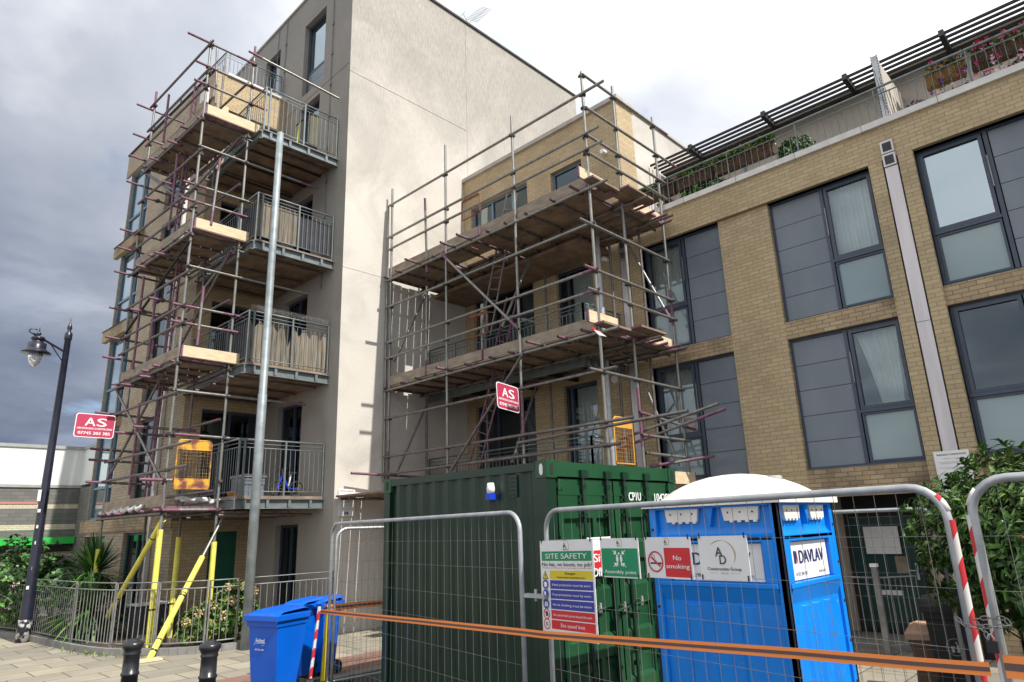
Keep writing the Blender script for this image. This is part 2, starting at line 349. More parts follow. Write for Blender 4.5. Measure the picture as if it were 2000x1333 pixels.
def thing(name, label, cat, loc=(0, 0, 0), group=None):
    o = bpy.data.objects.new(name, None); col.objects.link(o); o.location = loc; o.empty_display_size = .2
    return tag(o, label, cat, group)
def dup(o, off, label, parent=None):
    c = o.copy(); col.objects.link(c)
    if parent is None: c.location = Vector(o.location) + Vector(off); c['label'] = label
    else: c.parent = parent
    for ch in o.children: dup(ch, (0, 0, 0), None, c)
    return c
class Fr:
    """a wall frame: u along the wall, z up, w outwards"""
    def __init__(s, o, u, n): s.o = Vector((o[0], o[1], 0)); s.U = Vector((u[0], u[1], 0)).normalized(); s.Nn = Vector((n[0], n[1], 0)).normalized()
    def P(s, u, z, w=0): return s.o + s.U * u + s.Nn * w + Vector((0, 0, z))
    def box(s, mb, u0, u1, z0, z1, w0, w1, mat): mb.obox(s.P(u0, z0, w0), s.U * (u1 - u0), s.Nn * (w1 - w0), Vector((0, 0, z1 - z0)), mat)
    def quad(s, mb, u0, u1, z0, z1, w, mat):
        q = [s.P(u0, z0, w), s.P(u1, z0, w), s.P(u1, z1, w), s.P(u0, z1, w)]
        if (q[1] - q[0]).cross(q[2] - q[1]).dot(s.Nn) < 0: q.reverse()
        mb.face(q, mat)
    def wall(s, mb, u0, u1, z0, z1, holes, mat, depth=.2, w=0, outer=True):
        us = sorted({u0, u1} | {h[0] for h in holes} | {h[1] for h in holes}); zs = sorted({z0, z1} | {h[2] for h in holes} | {h[3] for h in holes})
        us = [a for a in us if u0 <= a <= u1]; zs = [a for a in zs if z0 <= a <= z1]
        for i in range(len(us) - 1):
            for j in range(len(zs) - 1):
                a, b = (us[i] + us[i + 1]) / 2, (zs[j] + zs[j + 1]) / 2
                if any(h[0] < a < h[1] and h[2] < b < h[3] for h in holes): continue
                s.quad(mb, us[i], us[i + 1], zs[j], zs[j + 1], w, mat)
        for h in list(holes):
            a, b, c, d = max(h[0], u0), min(h[1], u1), max(h[2], z0), min(h[3], z1)
            for (p, q) in (((a, c), (b, c)), ((b, c), (b, d)), ((b, d), (a, d)), ((a, d), (a, c))):
                mb.face([s.P(p[0], p[1], w), s.P(q[0], q[1], w), s.P(q[0], q[1], w - depth), s.P(p[0], p[1], w - depth)], mat)
        if outer:
            for (p, q) in (((u0, z0), (u1, z0)), ((u1, z0), (u1, z1)), ((u1, z1), (u0, z1)), ((u0, z1), (u0, z0))):
                mb.face([s.P(p[0], p[1], w), s.P(q[0], q[1], w), s.P(q[0], q[1], w - depth), s.P(p[0], p[1], w - depth)], mat)
# ---- text
_tc = {}
def textverts(s):
    if s in _tc: return _tc[s]
    cu = bpy.data.curves.new('t', 'FONT'); cu.body = s; cu.size = 1; cu.resolution_u = 3
    ob = bpy.data.objects.new('t', cu); col.objects.link(ob); bpy.context.view_layer.update()
    me = ob.evaluated_get(bpy.context.evaluated_depsgraph_get()).to_mesh()
    vs = [v.co.copy() for v in me.vertices]; fs = [tuple(p.vertices) for p in me.polygons]
    ob.to_mesh_clear(); bpy.data.objects.remove(ob); bpy.data.curves.remove(cu)
    _tc[s] = (vs, fs); return vs, fs
def text(mb, s, c, U, V, h, mat, w=None, bold=0, slant=0):
    """text centred on c; h = height of capitals; w = fitted width"""
    vs, fs = textverts(s); c, U, V = Vector(c), Vector(U).normalized(), Vector(V).normalized()
    x0 = min(v.x for v in vs); x1 = max(v.x for v in vs); k = h / .7
    kx = k if w is None else w / (x1 - x0)
    for bi, off in enumerate([0] if not bold else [-bold * .6, bold * .6]):
        mb.mesh([c + U * ((v.x - (x0 + x1) / 2) * kx + off + slant * v.y * k) + V * (v.y * k - h / 2) + U.cross(V) * (bi * .0012) for v in vs], fs, mat)
def ring(mb, c, U, V, r0, r1, mat, n=28, a0=0, a1=2 * math.pi, taper=False):
    c, U, V = Vector(c), Vector(U), Vector(V)
    for i in range(n):
        a, b = a0 + (a1 - a0) * i / n, a0 + (a1 - a0) * (i + 1) / n
        f = lambda t, r: c + (U * math.cos(t) + V * math.sin(t)) * r
        ta = tb = 1
        if taper: ta, tb = math.sin(math.pi * i / n), math.sin(math.pi * (i + 1) / n)
        mb.face([f(a, r0 + (r1 - r0) * (1 - ta) / 1), f(a, r1), f(b, r1), f(b, r0 + (r1 - r0) * (1 - tb))], mat)
UP = Vector((0, 0, 1))
# ================================================================= SETTING
def struct(name, mb): return mb.build(name, kind='structure')
b = MB(); b.face([(-150, -150, 0), (200, -150, 0), (200, 200, 0), (-150, 200, 0)], 'tarmac'); struct('road', b)
b = MB()
b.prism([(-14, 10.9, .004), (8.1, 10.9, .004), (8.1, 60, .004), (-14, 60, .004)], (0, 0, .002), 'flags')
b.prism([(6.9, -12, .004), (12.4, -12, .004), (12.4, 5.2, .004), (6.9, 5.2, .004)], (0, 0, .002), 'flags')
b.prism([(8.104, 10.9, .004), (12.4, 10.9, .004), (12.4, 13.41, .004), (8.104, 13.41, .004)], (0, 0, .002), 'flags')
struct('pavement', b)
b = MB(); b.box(-14, 12.4, 9.7, 10.896, 0, .008, 'pavers'); b.box(-14, 12.4, 9.45, 9.7, 0, .012, 'kerb'); struct('paved_strip', b)
RC = [(3.35, 24), (3.5, 21.5), (3.9, 19.0), (4.15, 16.3), (4.45, 14.9), (5.0, 14.05), (5.6, 13.6), (6.2, 13.45), (8.1, 13.3)]   # curve of the low kerb under the railings
b = MB(); b.prism([(x, y, .012) for x, y in RC] + [(8.1, 24, .012)], (0, 0, .05), 'soil'); struct('garden_bed', b)
# ================================================================= WINDOWS
def frame_bars(mb, F, u0, u1, z0, z1, w, t, mat, d=.07):
    F.box(mb, u0, u1, z1 - t, z1, w - d, w, mat); F.box(mb, u0, u1, z0, z0 + t, w - d, w, mat)
    F.box(mb, u0, u0 + t, z0 + t, z1 - t, w - d, w, mat); F.box(mb, u1 - t, u1, z0 + t, z1 - t, w - d, w, mat)
def panels(F, u0, u1, z0, z1, w, n, par, mat='panel'):
    mb = MB(); h = (z1 - z0) / n
    for i in range(n): F.box(mb, u0, u1, z0 + i * h + .005, z0 + (i + 1) * h - .005, w - .04, w, mat)
    F.box(mb, u0, u1, z0, z1, w - .06, w - .045, 'frame_blue'); return mb.build('panel', par)
def curtain(F, u0, u1, z0, z1, w, par, mat='curtain', shape=None, n=40):
    mb = MB(); rows = 14; vs = []; fs = []
    for j in range(rows + 1):
        t = j / rows; a, c = (u0, u1) if shape is None else shape(t)
        for i in range(n + 1):
            s = i / n; vs.append(F.P(a + (c - a) * s, z0 + (z1 - z0) * t, w + .025 * math.sin(i * 1.9) + .01 * math.sin(i * .7)))
    for j in range(rows):
        for i in range(n): k = j * (n + 1) + i; fs.append((k, k + 1, k + n + 2, k + n + 1))
    mb.mesh(vs, fs, mat, True); return mb.build('curtain', par)
def tall_window(par, F, u0, u1, z0, z1, w, split, ztr, glaz_hi, glass='glass', cur=None, fm='frame_blue', lab=None):
    """tall bay: blank metal panel on one side, opening sash above a frosted pane on the other"""
    mb = MB(); frame_bars(mb, F, u0, u1, z0, z1, w, .045, fm)
    g0, g1 = (split, u1) if glaz_hi else (u0, split); p0, p1 = (u0, split) if glaz_hi else (split, u1)
    F.box(mb, split - .03, split + .03, z0 + .045, z1 - .045, w - .07, w + .012, fm)
    frame_bars(mb, F, g0 + .05, g1 - .05, ztr + .03, z1 - .05, w + .02, .055, fm); F.box(mb, g0 + .03, g1 - .03, ztr - .03, ztr + .026, w - .07, w + .03, fm)
    frame_bars(mb, F, g0 + .05, g1 - .05, z0 + .05, ztr - .034, w + .006, .035, fm)
    hx = g1 - .035 if not glaz_hi else g0 + .035; F.box(mb, hx - .008, hx + .008, ztr + .5, ztr + 1.05, w + .03, w + .05, 'galv')
    fr = mb.build('window', par, lab)
    q = MB(); F.quad(q, g0 + .1, g1 - .1, ztr + .08, z1 - .1, w - .03, glass); q.build('pane', fr)
    q = MB(); F.quad(q, g0 + .08, g1 - .08, z0 + .08, ztr - .06, w - .03, 'frosted'); q.build('frosted_pane', fr)
    panels(F, p0 + .03, p1 - .045, z0 + .03, z1 - .05, w - .012, 5, fr)
    if cur: curtain(F, g0 + .06, g1 - .06, ztr + .05, z1 - .05, w - .2, fr, *cur)
    return fr
def glazed(par, F, u0, u1, z0, z1, w, vs=(), hs=(), name='window', fm='frame_blue', glass='glass_dark', cur=None, t=.06, lab=None):
    mb = MB(); frame_bars(mb, F, u0, u1, z0, z1, w, t, fm); us = [u0] + list(vs) + [u1]
    for v in vs: F.box(mb, v - t / 2, v + t / 2, z0 + t, z1 - t, w - .07, w + .008, fm)
    for h in hs: F.box(mb, u0 + t, u1 - t, h - t / 2, h + t / 2, w - .065, w + .005, fm)
    fr = mb.build(name, par, lab); q = MB(); F.quad(q, u0 + .02, u1 - .02, z0 + .02, z1 - .02, w - .035, glass); q.build('pane', fr)
    if cur: curtain(F, cur[0], cur[1], z0 + .05, z1 - .05, w - .2, fr, cur[2])
    return fr
# ================================================================= TERRACE (right)
T = Fr((12.1, 0), (0, 1), (-1, 0))
terr = thing('terraced_houses', 'long three storey buff brick terrace with grey metal panels beside its tall windows', 'building', (12.1, 2, 0))
RW = -.09
mb = MB()
T.wall(mb, -9, 7.84, 8.03, 8.67, [], 'buff_brick', .3)
for a, c in ((7.53, 7.84), (2.02, 2.25), (2.5, 2.72), (-3.02, -2.8), (-3.5, -3.26), (-9, -3.5)): T.wall(mb, a, c, 0, 8.03, [], 'buff_brick', .3)
for a, c in ((4.61, 5.67), (-.93, .13)): T.wall(mb, a, c, 0, 8.03, [], 'buff_brick', .25, RW, outer=False)
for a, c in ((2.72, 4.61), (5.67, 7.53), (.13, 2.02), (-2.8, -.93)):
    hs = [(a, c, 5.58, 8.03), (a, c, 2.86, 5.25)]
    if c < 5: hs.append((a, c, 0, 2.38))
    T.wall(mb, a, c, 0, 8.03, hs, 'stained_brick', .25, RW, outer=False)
mb.build('wall', terr)
for a, c in ((7.839, 8.09), (2.25, 2.5)): mb = MB(); T.box(mb, a, c, 0, 8.4, -.12, -.10, 'dark'); mb.build('downpipe_recess', terr)
mb = MB()
T.box(mb, -9, 7.84, 8.672, 8.79, -.3, .06, 'white_coping')
for k in range(-7, 7): T.box(mb, k * 1.2 + .3, k * 1.2 + .306, 8.671, 8.792, -.3, .062, 'dark')
mb.build('coping', terr)
for i, (a, c) in enumerate(((2.27, 2.47), (7.87, 8.07), (-3.24, -3.04))):
    mb = MB(); T.box(mb, a, c, 0 if i else 2.95, 7.86, -.09, .015, 'steel_strip'); T.box(mb, a - .002, c + .002, 5.05, 5.056, -.09, .018, 'dark')
    s_ = mb.build('steel_strip', terr)
    for z in (7.87, 8.12):
        q = MB(); T.box(q, a, c, z, z + .23, -.09, .04, 'steel_strip'); T.box(q, a + .03, c - .03, z + .03, z + .2, .04, .043, 'vent_grey')
        for k in range(9): T.box(q, a + .03, c - .03, z + .035 + k * .018, z + .044 + k * .018, .043, .05, 'dark')
        q.build('vent_grille', s_)
WW = RW - .10
def drape(t): return (2.86 + .34 * (1 - t) ** .8 * 1 + .02, 3.58 - .10 * math.sin(t * 3) * (1 - t))
def drape_b(t):   # tied-back net curtain
    k = max(0, 1 - t) ** .7; return (2.84 + .10 * k, 3.55 - .28 * k)
tall_window(terr, T, 2.72, 4.61, 5.58, 8.03, WW, 3.63, 6.53, False, 'glass', ('curtain',))
tall_window(terr, T, 2.72, 4.61, 2.86, 5.25, WW, 3.63, 3.77, False, 'glass', ('curtain', drape_b))
tall_window(terr, T, 5.67, 7.53, 5.58, 8.03, WW, 6.56, 6.50, True, 'glass', ('curtain',))
tall_window(terr, T, 5.67, 7.53, 2.86, 5.25, WW, 6.56, 3.72, True, 'glass', ('curtain',))
tall_window(terr, T, .13, 2.02, 5.58, 8.03, WW, 1.03, 6.51, True, 'glass_sky', None)
tall_window(terr, T, .13, 2.02, 2.86, 5.25, WW, 1.03, 3.79, True, 'glass_dark', ('curtain_blue', lambda t: (1.75 - .12 * (1 - t), 1.98)))
tall_window(terr, T, -2.8, -.93, 5.58, 8.03, WW, -1.9, 6.5, False)
tall_window(terr, T, -2.8, -.93, 2.86, 5.25, WW, -1.9, 3.7, False)
mb = MB(); T.box(mb, -8.9, 7.8, 2.5, 8.6, -1.1, -1.05, 'unlit_room'); T.box(mb, -8.9, 7.8, 8.3, 8.4, -2.2, -.32, 'unlit_room'); T.box(mb, -8.9, 7.8, 5.3, 5.45, -1.04, -.32, 'unlit_room'); T.box(mb, -8.9, 7.8, 2.5, 2.65, -1.04, -.32, 'unlit_room'); mb.build('interior', terr)
# entrances
for ue, vis in ((3.95, 1), (1.0, 0)):
    mb = MB(); X1 = 1.25; c_ = ue
    u0, u1 = (2.9, 4.61) if vis else (.13, 1.85)
    mb.box(12.35, 13.36, u0 - .05, u0, 0, 2.42, 'plain_render'); mb.box(12.35, 13.36, u1 + .25, u1 + .3, 0, 2.42, 'plain_render')
    mb.box(13.36, 13.5, u0 - .05, u1 + .3, 0, 2.42, 'plain_render'); mb.box(12.35, 13.36, u0 - .05, u1 + .3, 2.42, 2.5, 'dark_soffit'); mb.box(12.2, 13.36, u0, u1 + .25, .006, .1, 'kerb')
    mb.box(13.33, 13.36, u0, u0 + .5, 0.1, .45, 'stained_brick')
    en = mb.build('entrance_porch', terr)
    mb = MB(); dy0, dy1 = (3.36, 4.42) if vis else (.5, 1.5)
    F2 = Fr((13.33, 0), (0, 1), (-1, 0)); frame_bars(mb, F2, dy0 - .08, dy1 + .08, .1, 2.40, .04, .08, 'dark'); F2.box(mb, dy0, dy1, .12, 2.02, -.02, .02, 'door_teal'); F2.box(mb, dy0, dy1, 2.04, 2.34, -.02, .015, 'dark')
    F2.box(mb, dy0 + .08, dy1 - .1, .2, .95, .02, .028, 'door_teal')
    dr = mb.build('door', en)
    if vis:
        q = MB(); F2.box(q, dy0 + .06, dy0 + .1, .98, 1.25, .02, .05, 'galv_bright'); F2.box(q, dy0 + .06, dy0 + .22, 1.12, 1.14, .05, .07, 'galv_bright'); q.build('handle', dr)
        q = MB(); F2.box(q, 3.72, 4.08, .72, .80, .021, .035, 'sign_white'); q.build('letter_plate', dr)
        q = MB(); F2.box(q, 3.58, 3.76, 1.08, 1.36, .021, .03, 'toe_grey'); q.build('door_window', dr)
q = MB(); q.box(13.24, 13.26, 3.62, 4.18, 1.40, 1.86, 'sign_white'); tag(q.build('door_notice'), 'blank white notice board fixed across the teal front door', 'notice')
# roof terrace storey
mb = MB(); T.box(mb, -9, 7.8, 8.5, 10.68, -2.2, -2.1, 'pale_render'); T.box(mb, -9, 7.84, 8.3, 8.5, -2.4, -.3, 'kerb')
mb.build('penthouse_wall', terr)
for a, c in ((4.9, 6.6),): glazed(terr, T, a, c, 8.52, 10.2, -2.08, [(a + c) / 2], [], fm='frame_light', glass='glass')
BX = 13.42; BZ = at(1495, 225, x=BX).z
mb = MB(); mb.box(BX + .56, BX + .80, -9, 7.8, BZ - .03, BZ + .03, 'dark_soffit'); mb.box(BX + .515, BX + .556, -9, 7.8, BZ - .02, BZ + .03, 'coping'); mb.box(BX + .8, BX + 6, -9, 7.8, BZ - .1, BZ, 'dark_soffit'); mb.build('roof', terr)
for k in range(4):
    mb = MB(); mb.box(BX - .05 + k * .165, BX - .05 + k * .165 + .038, -9, 7.8, BZ - .02, BZ + .03, 'dark'); mb.build('sun_louvre', terr)
for px, py in ((1352, 290), (1495, 225), (1655, 152), (1845, 68)):
    yy = at(px, py, x=BX).y
    mb = MB(); mb.prism([(BX - .08, yy, BZ - .05), (BX - .04, yy, BZ + .10), (BX + .7, yy, BZ + .06), (BX + .7, yy, BZ - .06)], (0, .09, 0), 'dark'); mb.build('louvre_bracket', terr)
mb = MB(); XR = 12.22
mb.tube((XR, -9, 9.5), (XR, 7.84, 9.5), .024, 'rail_grey'); mb.tube((XR, -9, 9.36), (XR, 7.84, 9.36), .013, 'rail_grey')
k = -9.0; i = 0
while k < 7.8:
    big = i % 11 == 0
    mb.tube((XR, k, 8.79), (XR, k, 9.5 if big else 9.36), .016 if big else .006, 'rail_grey', 6); k += .13; i += 1
mb.build('railing', terr)
# privacy screen between roof terraces
scr = thing('privacy_screen', 'beige tapered privacy screen with zigzag steel edge on the roof terrace', 'screen', (12.3, 2.32, 8.8))
mb = MB(); mb.prism([(12.42, 2.31, 8.8), (14.45, 2.31, 8.8), (14.45, 2.31, 10.2), (12.42, 2.31, 10.2)], (0, .04, 0), 'pale_render')
mb.build('panel', scr)
mb = MB(); mb.box(12.3, 12.42, 2.28, 2.38, 8.79, 10.2, 'galv_bright')
for k in range(24): 
    for s in (2.275, 2.38): mb.box(12.295, 12.31, s, s + .012, 8.8 + k * .06, 8.83 + k * .06, 'dark')
mb.build('steel_edge', scr)
mb = MB()
for k in range(7): mb.tube((12.45 + k * .28, 2.30, 8.8), (12.45 + k * .28 - .5, 2.30, 9.7), .005, 'dark_soffit', 5)
mb.build('lattice_wire', scr)
# ---- brick stair block with penthouse
blk = thing('brick_flats_block', 'four storey buff brick block with stone coping behind the middle scaffold', 'building', (12.1, 10.6, 0))
mb = MB()
H = [(9.0, 10.02, 9.85, 10.95), (10.86, 13.1, 9.8, 11.08), (8.9, 10.02, 5.7, 8.15), (10.8, 13.06, 5.7, 8.2), (8.97, 9.97, 2.8, 5.25), (10.9, 13.05, 2.8, 5.2)]
T.wall(mb, 8.09, 13.41, 0, 12.05, H, 'buff_brick', .25, outer=False); T.wall(mb, 7.84, 8.09, 8.4, 12.05, [], 'buff_brick', .25, outer=False)
F3 = Fr((0, 7.84), (1, 0), (0, -1)); F3.wall(mb, 12.1, 12.78, 8.6, 12.05, [], 'buff_brick', .1, outer=False)
mb.build('wall', blk)
mb = MB(); F3.box(mb, 12.78, 18, 8.6, 12.04, -.2, -.002, 'cream_render'); mb.build('side_wall', blk)
mb = MB(); T.box(mb, 7.76, 13.405, 12.052, 12.16, -.75, .07, 'coping'); F3.box(mb, 12.86, 18, 12.052, 12.12, -.4, .05, 'coping'); mb.build('coping', blk)
glazed(blk, T, *H[0][:2], *H[0][2:], -.1, [], [], fm='frame_light', glass='glass_dark', lab='small window under the coping at the right end')
glazed(blk, T, *H[1][:2], *H[1][2:], -.1, [11.5, 12.3], [], fm='frame_light', glass='glass_dark')
glazed(blk, T, *H[2][:2], *H[2][2:], -.1, [9.72], [], 'balcony_door', glass='glass', cur=(8.95, 9.7, 'curtain'))
glazed(blk, T, *H[3][:2], *H[3][2:], -.1, [11.5, 12.3], [], 'balcony_door', cur=(10.85, 11.45, 'curtain'), glass='glass_dark')
glazed(blk, T, *H[4][:2], *H[4][2:], -.1, [9.8], [], 'balcony_door', glass='glass', cur=(9.0, 9.78, 'curtain'))
glazed(blk, T, *H[5][:2], *H[5][2:], -.1, [11.5, 12.3], [], 'balcony_door', cur=(10.95, 11.45, 'curtain'), glass='glass_dark')
mb = MB(); T.box(mb, 7.9, 13.4, 0, 12.0, -1.1, -1.0, 'unlit_room'); mb.build('interior', blk)
def railing(par, pts, z0, ztop, mb=None, bal=.115, gap=.17, mat='rail_grey', posts=None, r=.02, name='railing'):
    mb = mb or MB(); pts = [Vector((p[0], p[1], 0)) for p in pts]
    mb.path([p + UP * ztop for p in pts], r, mat, 8); mb.path([p + UP * (ztop - gap) for p in pts], .011, mat, 6); mb.path([p + UP * (ztop - gap / 2) for p in pts], .008, mat, 6); mb.path([p + UP * (z0 + .09) for p in pts], .012, mat, 6)
    for a, c in zip(pts, pts[1:]):
        d = c - a; n = max(1, round(d.length / bal)); np_ = max(1, round(d.length / 1.0))
        for i in range(n + 1):
            q = a + d * (i / n)
            if i % max(1, n // np_) == 0: mb.obox(q + Vector((-.018, -.018, z0 - .2)), (.036, 0, 0), (0, .036, 0), (0, 0, ztop - z0 + .2), mat)
            else: mb.tube(q + UP * (z0 + .09), q + UP * (ztop - gap), .0075, mat, 5)
    return mb.build(name, par)
def balcony(par, x0, x1, y0, y1, zf, ztop, lab=None, side_first=True):
    mb = MB(); t = 'rail_grey'
    mb.box(x0, x1, y0, y1, zf - .05, zf, 'board')
    # C-section edge beams with stub end
    for (a, c) in (((x0, y0), (x1, y0)), ((x0, y0), (x0, y1))):
        if a[1] == c[1]:
            mb.box(a[0], c[0], y0 - .004, y0 + .02, zf - .27, zf - .05, t); mb.box(a[0], c[0], y0 - .07, y0 - .004, zf - .075, zf - .06, t); mb.box(a[0], c[0], y0 - .07, y0 - .004, zf - .27, zf - .255, t)
            k = a[0] + .15
            while k < c[0]: mb.box(k, k + .06, y0 - .06, y0 - .004, zf - .24, zf - .08, t); k += .5
        else:
            mb.box(x0 - .02, x0 + .004, y0, y1, zf - .27, zf - .05, t); mb.box(x0 - .07, x0 - .02, y0 + .02, y1, zf - .075, zf - .06, t); mb.box(x0 - .07, x0 - .02, y0 + .02, y1, zf - .27, zf - .255, t)
    for k in range(1, 4): mb.box(x0 + .03, x1, y0 + (y1 - y0) * k / 4, y0 + (y1 - y0) * k / 4 + .08, zf - .2, zf - .052, 'dark')
    o = mb.build('balcony', par, lab); railing(o, [(x1 - .02, y0 + .02), (x0 + .02, y0 + .02), (x0 + .02, y1)], zf, ztop); return o
for zt in (3.78, 6.62): balcony(blk, 10.75, 12.09, 8.2, 13.38, zt - 1.13, zt)
mb = MB(); mb.box(10.9, 12.09, 8.3, 13.38, 8.12, 8.2, 'board'); mb.build('canopy_slab', blk)
mb = MB(); mb.tube((11.38, 8.17, 0), (11.38, 8.17, 8.3), .065, 'galv_bright', 12); mb.build('balcony_column', blk)
for px, py, nm in ((1180, 298, 1), (1205, 742, 0), (1183, 508, 1)):
    p_ = at(px, py, x=12.05); mb = MB()
    mb.tube(p_ + Vector((.05, 0, 0)), p_ + Vector((-.1, 0, 0)), .09 if nm == 0 else .06, 'sign_white', 14); mb.build('wall_lamp', blk)
# ================================================================= TOWER
tow = thing('rendered_tower_block', 'tall rendered flats block with cream flank wall and grey street front with balconies', 'building', (8.1, 13.41, 0))
FL = Fr((0, 13.41), (1, 0), (0, -1)); GF = Fr((8.1, 0), (0, 1), (-1, 0))
mb = MB(); FL.wall(mb, 8.1, 17.95, 0, 17.93, [], 'cream_render', .3, outer=False); mb.build('flank_wall', tow)
GH = [(14.81, 16.03, 14.45, 16.95), (14.95, 16.1, 11.62, 14.05), (17.6, 18.6, 15.0, 17.1), (15.05, 16.3, 8.75, 10.95), (15.05, 16.3, 5.85, 8.1), (15.05, 16.3, 3.0, 5.25), (14.95, 16.05, .1, 2.3)]
mb = MB(); GF.wall(mb, 13.41, 30, 0, 17.93, GH, 'grey_render', .3, outer=False); mb.build('front_wall', tow)
mb = MB(); FL.box(mb, 8.04, 18.0, 17.932, 18.0, -.4, .05, 'dark_soffit'); GF.box(mb, 13.815, 30, 17.932, 18.0, -.4, .05, 'coping'); mb.box(8.5, 17.9, 13.8, 30, 17.6, 17.7, 'kerb'); mb.box(17.75, 17.94, 13.42, 30, 0, 17.93, 'cream_render'); mb.build('roof', tow)
mb = MB()
j0 = at(671, 137, y=13.4); j1 = at(913, 256, y=13.4)
FL.box(mb, 8.1, j1.x, j1.z - .012, j1.z + .012, -.01, .008, 'cream_render'); FL.box(mb, j1.x - .015, j1.x + .015, 0, 17.9, -.01, .009, 'cream_render')
j2 = at(760, 545, y=13.4); FL.box(mb, 8.1, j1.x - .02, j2.z - .012, j2.z + .012, -.01, .006, 'cream_render'); mb.build('render_bead', tow)
mb = MB(); GF.box(mb, 13.42, 30, 14.2, 14.22, -.01, .01, 'grey_render')
for uu in (14.35, 17.2, 17.75):
    mb.tube(GF.P(uu, 8 if uu < 15 else 12, .03), GF.P(uu, 17.9, .03), .012, 'rail_grey', 6)
    for z in range(9, 18): mb.tube(GF.P(uu, z - .05, .035), GF.P(uu, z + .05, .035), .025, 'rail_grey', 6)
mb.build('lightning_conductor', tow)
def sash(h, zsp, lab=None, glass='glass_sky'):
    u0, u1, z0, z1 = h; w_ = glazed(tow, GF, u0, u1, z0, z1, -.14, [], [zsp], glass=glass, t=.07, lab=lab)
    if zsp - z0 > .3: panels(GF, u0 + .06, u1 - .06, z0 + .06, zsp - .03, -.145, 2, w_)
    curtain(GF, u0 + .5, u1 - .05, zsp, z1 - .05, -.35, w_)
sash(GH[0], 15.25); sash(GH[2], 15.2); sash(GH[1], 12.2)
for h in GH[3:]: glazed(tow, GF, *h, -.14, [(h[0] + h[1]) / 2], [], 'balcony_door')
mb = MB(); GF.box(mb, 13.8, 29.9, 0, 17.5, -1.2, -1.1, 'unlit_room'); mb.build('interior', tow)
BAL = [4.05, 6.9, 9.8, 12.66]
for zt in BAL: balcony(tow, 6.08, 8.09, 13.87, 16.98, zt - 1.17, zt)
# tv aerial
ae = thing('tv_aerial', 'thin television aerial standing on the tower roof', 'aerial', (13.1, 14.2, 17.7))
mb = MB(); mb.tube((13.1, 14.2, 17.7), (13.1, 14.2, 19.1), .02, 'galv', 6); mb.build('mast', ae)
p0, p1 = at(915, 46, y=14.2), at(951, 16, y=14.2)
mb = MB(); mb.tube(p0, p1, .012, 'galv', 6); d = (p1 - p0)
for k in range(11): c_ = p0 + d * (.18 + k * .08); v = Vector((0, .16, .0)) + d.cross(Vector((0, 1, 0))).normalized() * .16; mb.tube(c_ - v, c_ + v, .007, 'galv', 5)
for s in (-1, 1):
    e_ = p0 + Vector((-.25, 0, .25 * s)); mb.tube(p0, e_, .008, 'galv', 5); mb.tube(e_ + Vector((-.1, 0, -.15)), e_ + Vector((.1, 0, .15)), .01, 'galv', 5)
mb.build('antenna', ae)
# ================================================================= BRICK CORNER BLOCK (left)
th = math.radians(2.4); K = Fr((6.02, 17.0), (-math.sin(th), math.cos(th)), (-math.cos(th), -math.sin(th)))
cor = thing('brick_corner_building', 'buff brick flats with glazed corner bay behind the left scaffold', 'building', (6.02, 17, 0))
SW = Fr((0, 17.0), (1, 0), (0, -1))
mb = MB(); FZ = [(2.8, 5.2), (5.62, 8.1), (8.48, 11.0), (11.38, 13.98)]
BH = [(1.3, 2.9, a, c) for a, c in FZ]; CH = [(4.35, 6.12, a if i else 2.66, c + (.05 if i < 3 else 0)) for i, (a, c) in enumerate(FZ)]
GD = [(1.37, 3.05, 0, 2.25), (4.4, 6.1, .55, 2.2)]
K.wall(mb, 0, 6.15, 0, 14.82, BH + CH + GD, 'grey_brick', .22, outer=False)
SH = [(6.45, 7.95, zt - 1.12, zt + 1.12) for zt in BAL[:3]] + [(6.4, 8.0, 11.55, 13.75), (6.9, 7.6, .1, 2.2)]
SW.wall(mb, 6.02, 8.1, 0, 14.82, SH, 'buff_brick', .22, outer=False)
mb.build('wall', cor)
for z0, z1 in ((5.24, 5.6), (8.12, 8.46), (11.0, 11.36), (13.98, 14.8)):
    mb = MB(); K.box(mb, 4.3 if z1 < 14 else 0, 6.5, z0, z1, .003, .13 if z1 < 14 else .06, 'grey_brick' if z1 > 14 else 'stained_brick')
    if z1 < 14: K.box(mb, 4.3, 6.52, z1, z1 + .03, .003, .15, 'dark_soffit')
    mb.build('brick_band', cor)
mb = MB(); K.box(mb, 0, 6.45, 2.3, 2.64, .003, .05, 'stained_brick'); mb.build('brick_band', cor)
mb = MB(); K.box(mb, -.04, 6.5, 14.822, 14.87, -.3, .1, 'dark_soffit'); SW.box(mb, 6.3, 8.1, 14.822, 14.9, -.3, .06, 'white_coping'); mb.box(6.0, 12, 17.3, 23, 14.3, 14.4, 'kerb'); mb.build('coping', cor)
for i, (a, c) in enumerate(FZ):
    fr = glazed(cor, K, 1.3, 2.9, a, c, -.1, [2.1], [a + .9], fm='frame_blue', glass='glass'); panels(K, 1.34, 2.06, a + .06, c - .06, -.08, 4, fr)
    h = CH[i]; fr = glazed(cor, K, h[0], h[1], h[2], h[3], -.06, [4.85], [h[2] + .9], fm='frame_light', glass='glass_sky', t=.07)
    curtain(K, 4.95, 6.0, h[2] + .1, h[3] - .1, -.4, fr)
glazed(cor, K, 1.37, 3.05, 0.02, 2.25, -.1, [2.3], [], 'patio_door', fm='frame_teal', glass='glass_dark'); glazed(cor, K, 4.4, 6.1, .55, 2.2, -.1, [5.2], [1.8], fm='frame_teal', glass='glass_dark')
for h in SH[:3]: glazed(cor, SW, *h, -.1, [(h[0] + h[1]) / 2], [], 'balcony_door', glass='glass_dark')
glazed(cor, SW, *SH[3], -.1, [7.2], [], fm='frame_light', glass='glass_dark')
mb = MB(); SW.box(mb, 6.9, 7.6, .1, 2.2, -.12, -.08, 'door_green'); mb.build('green_door', cor)
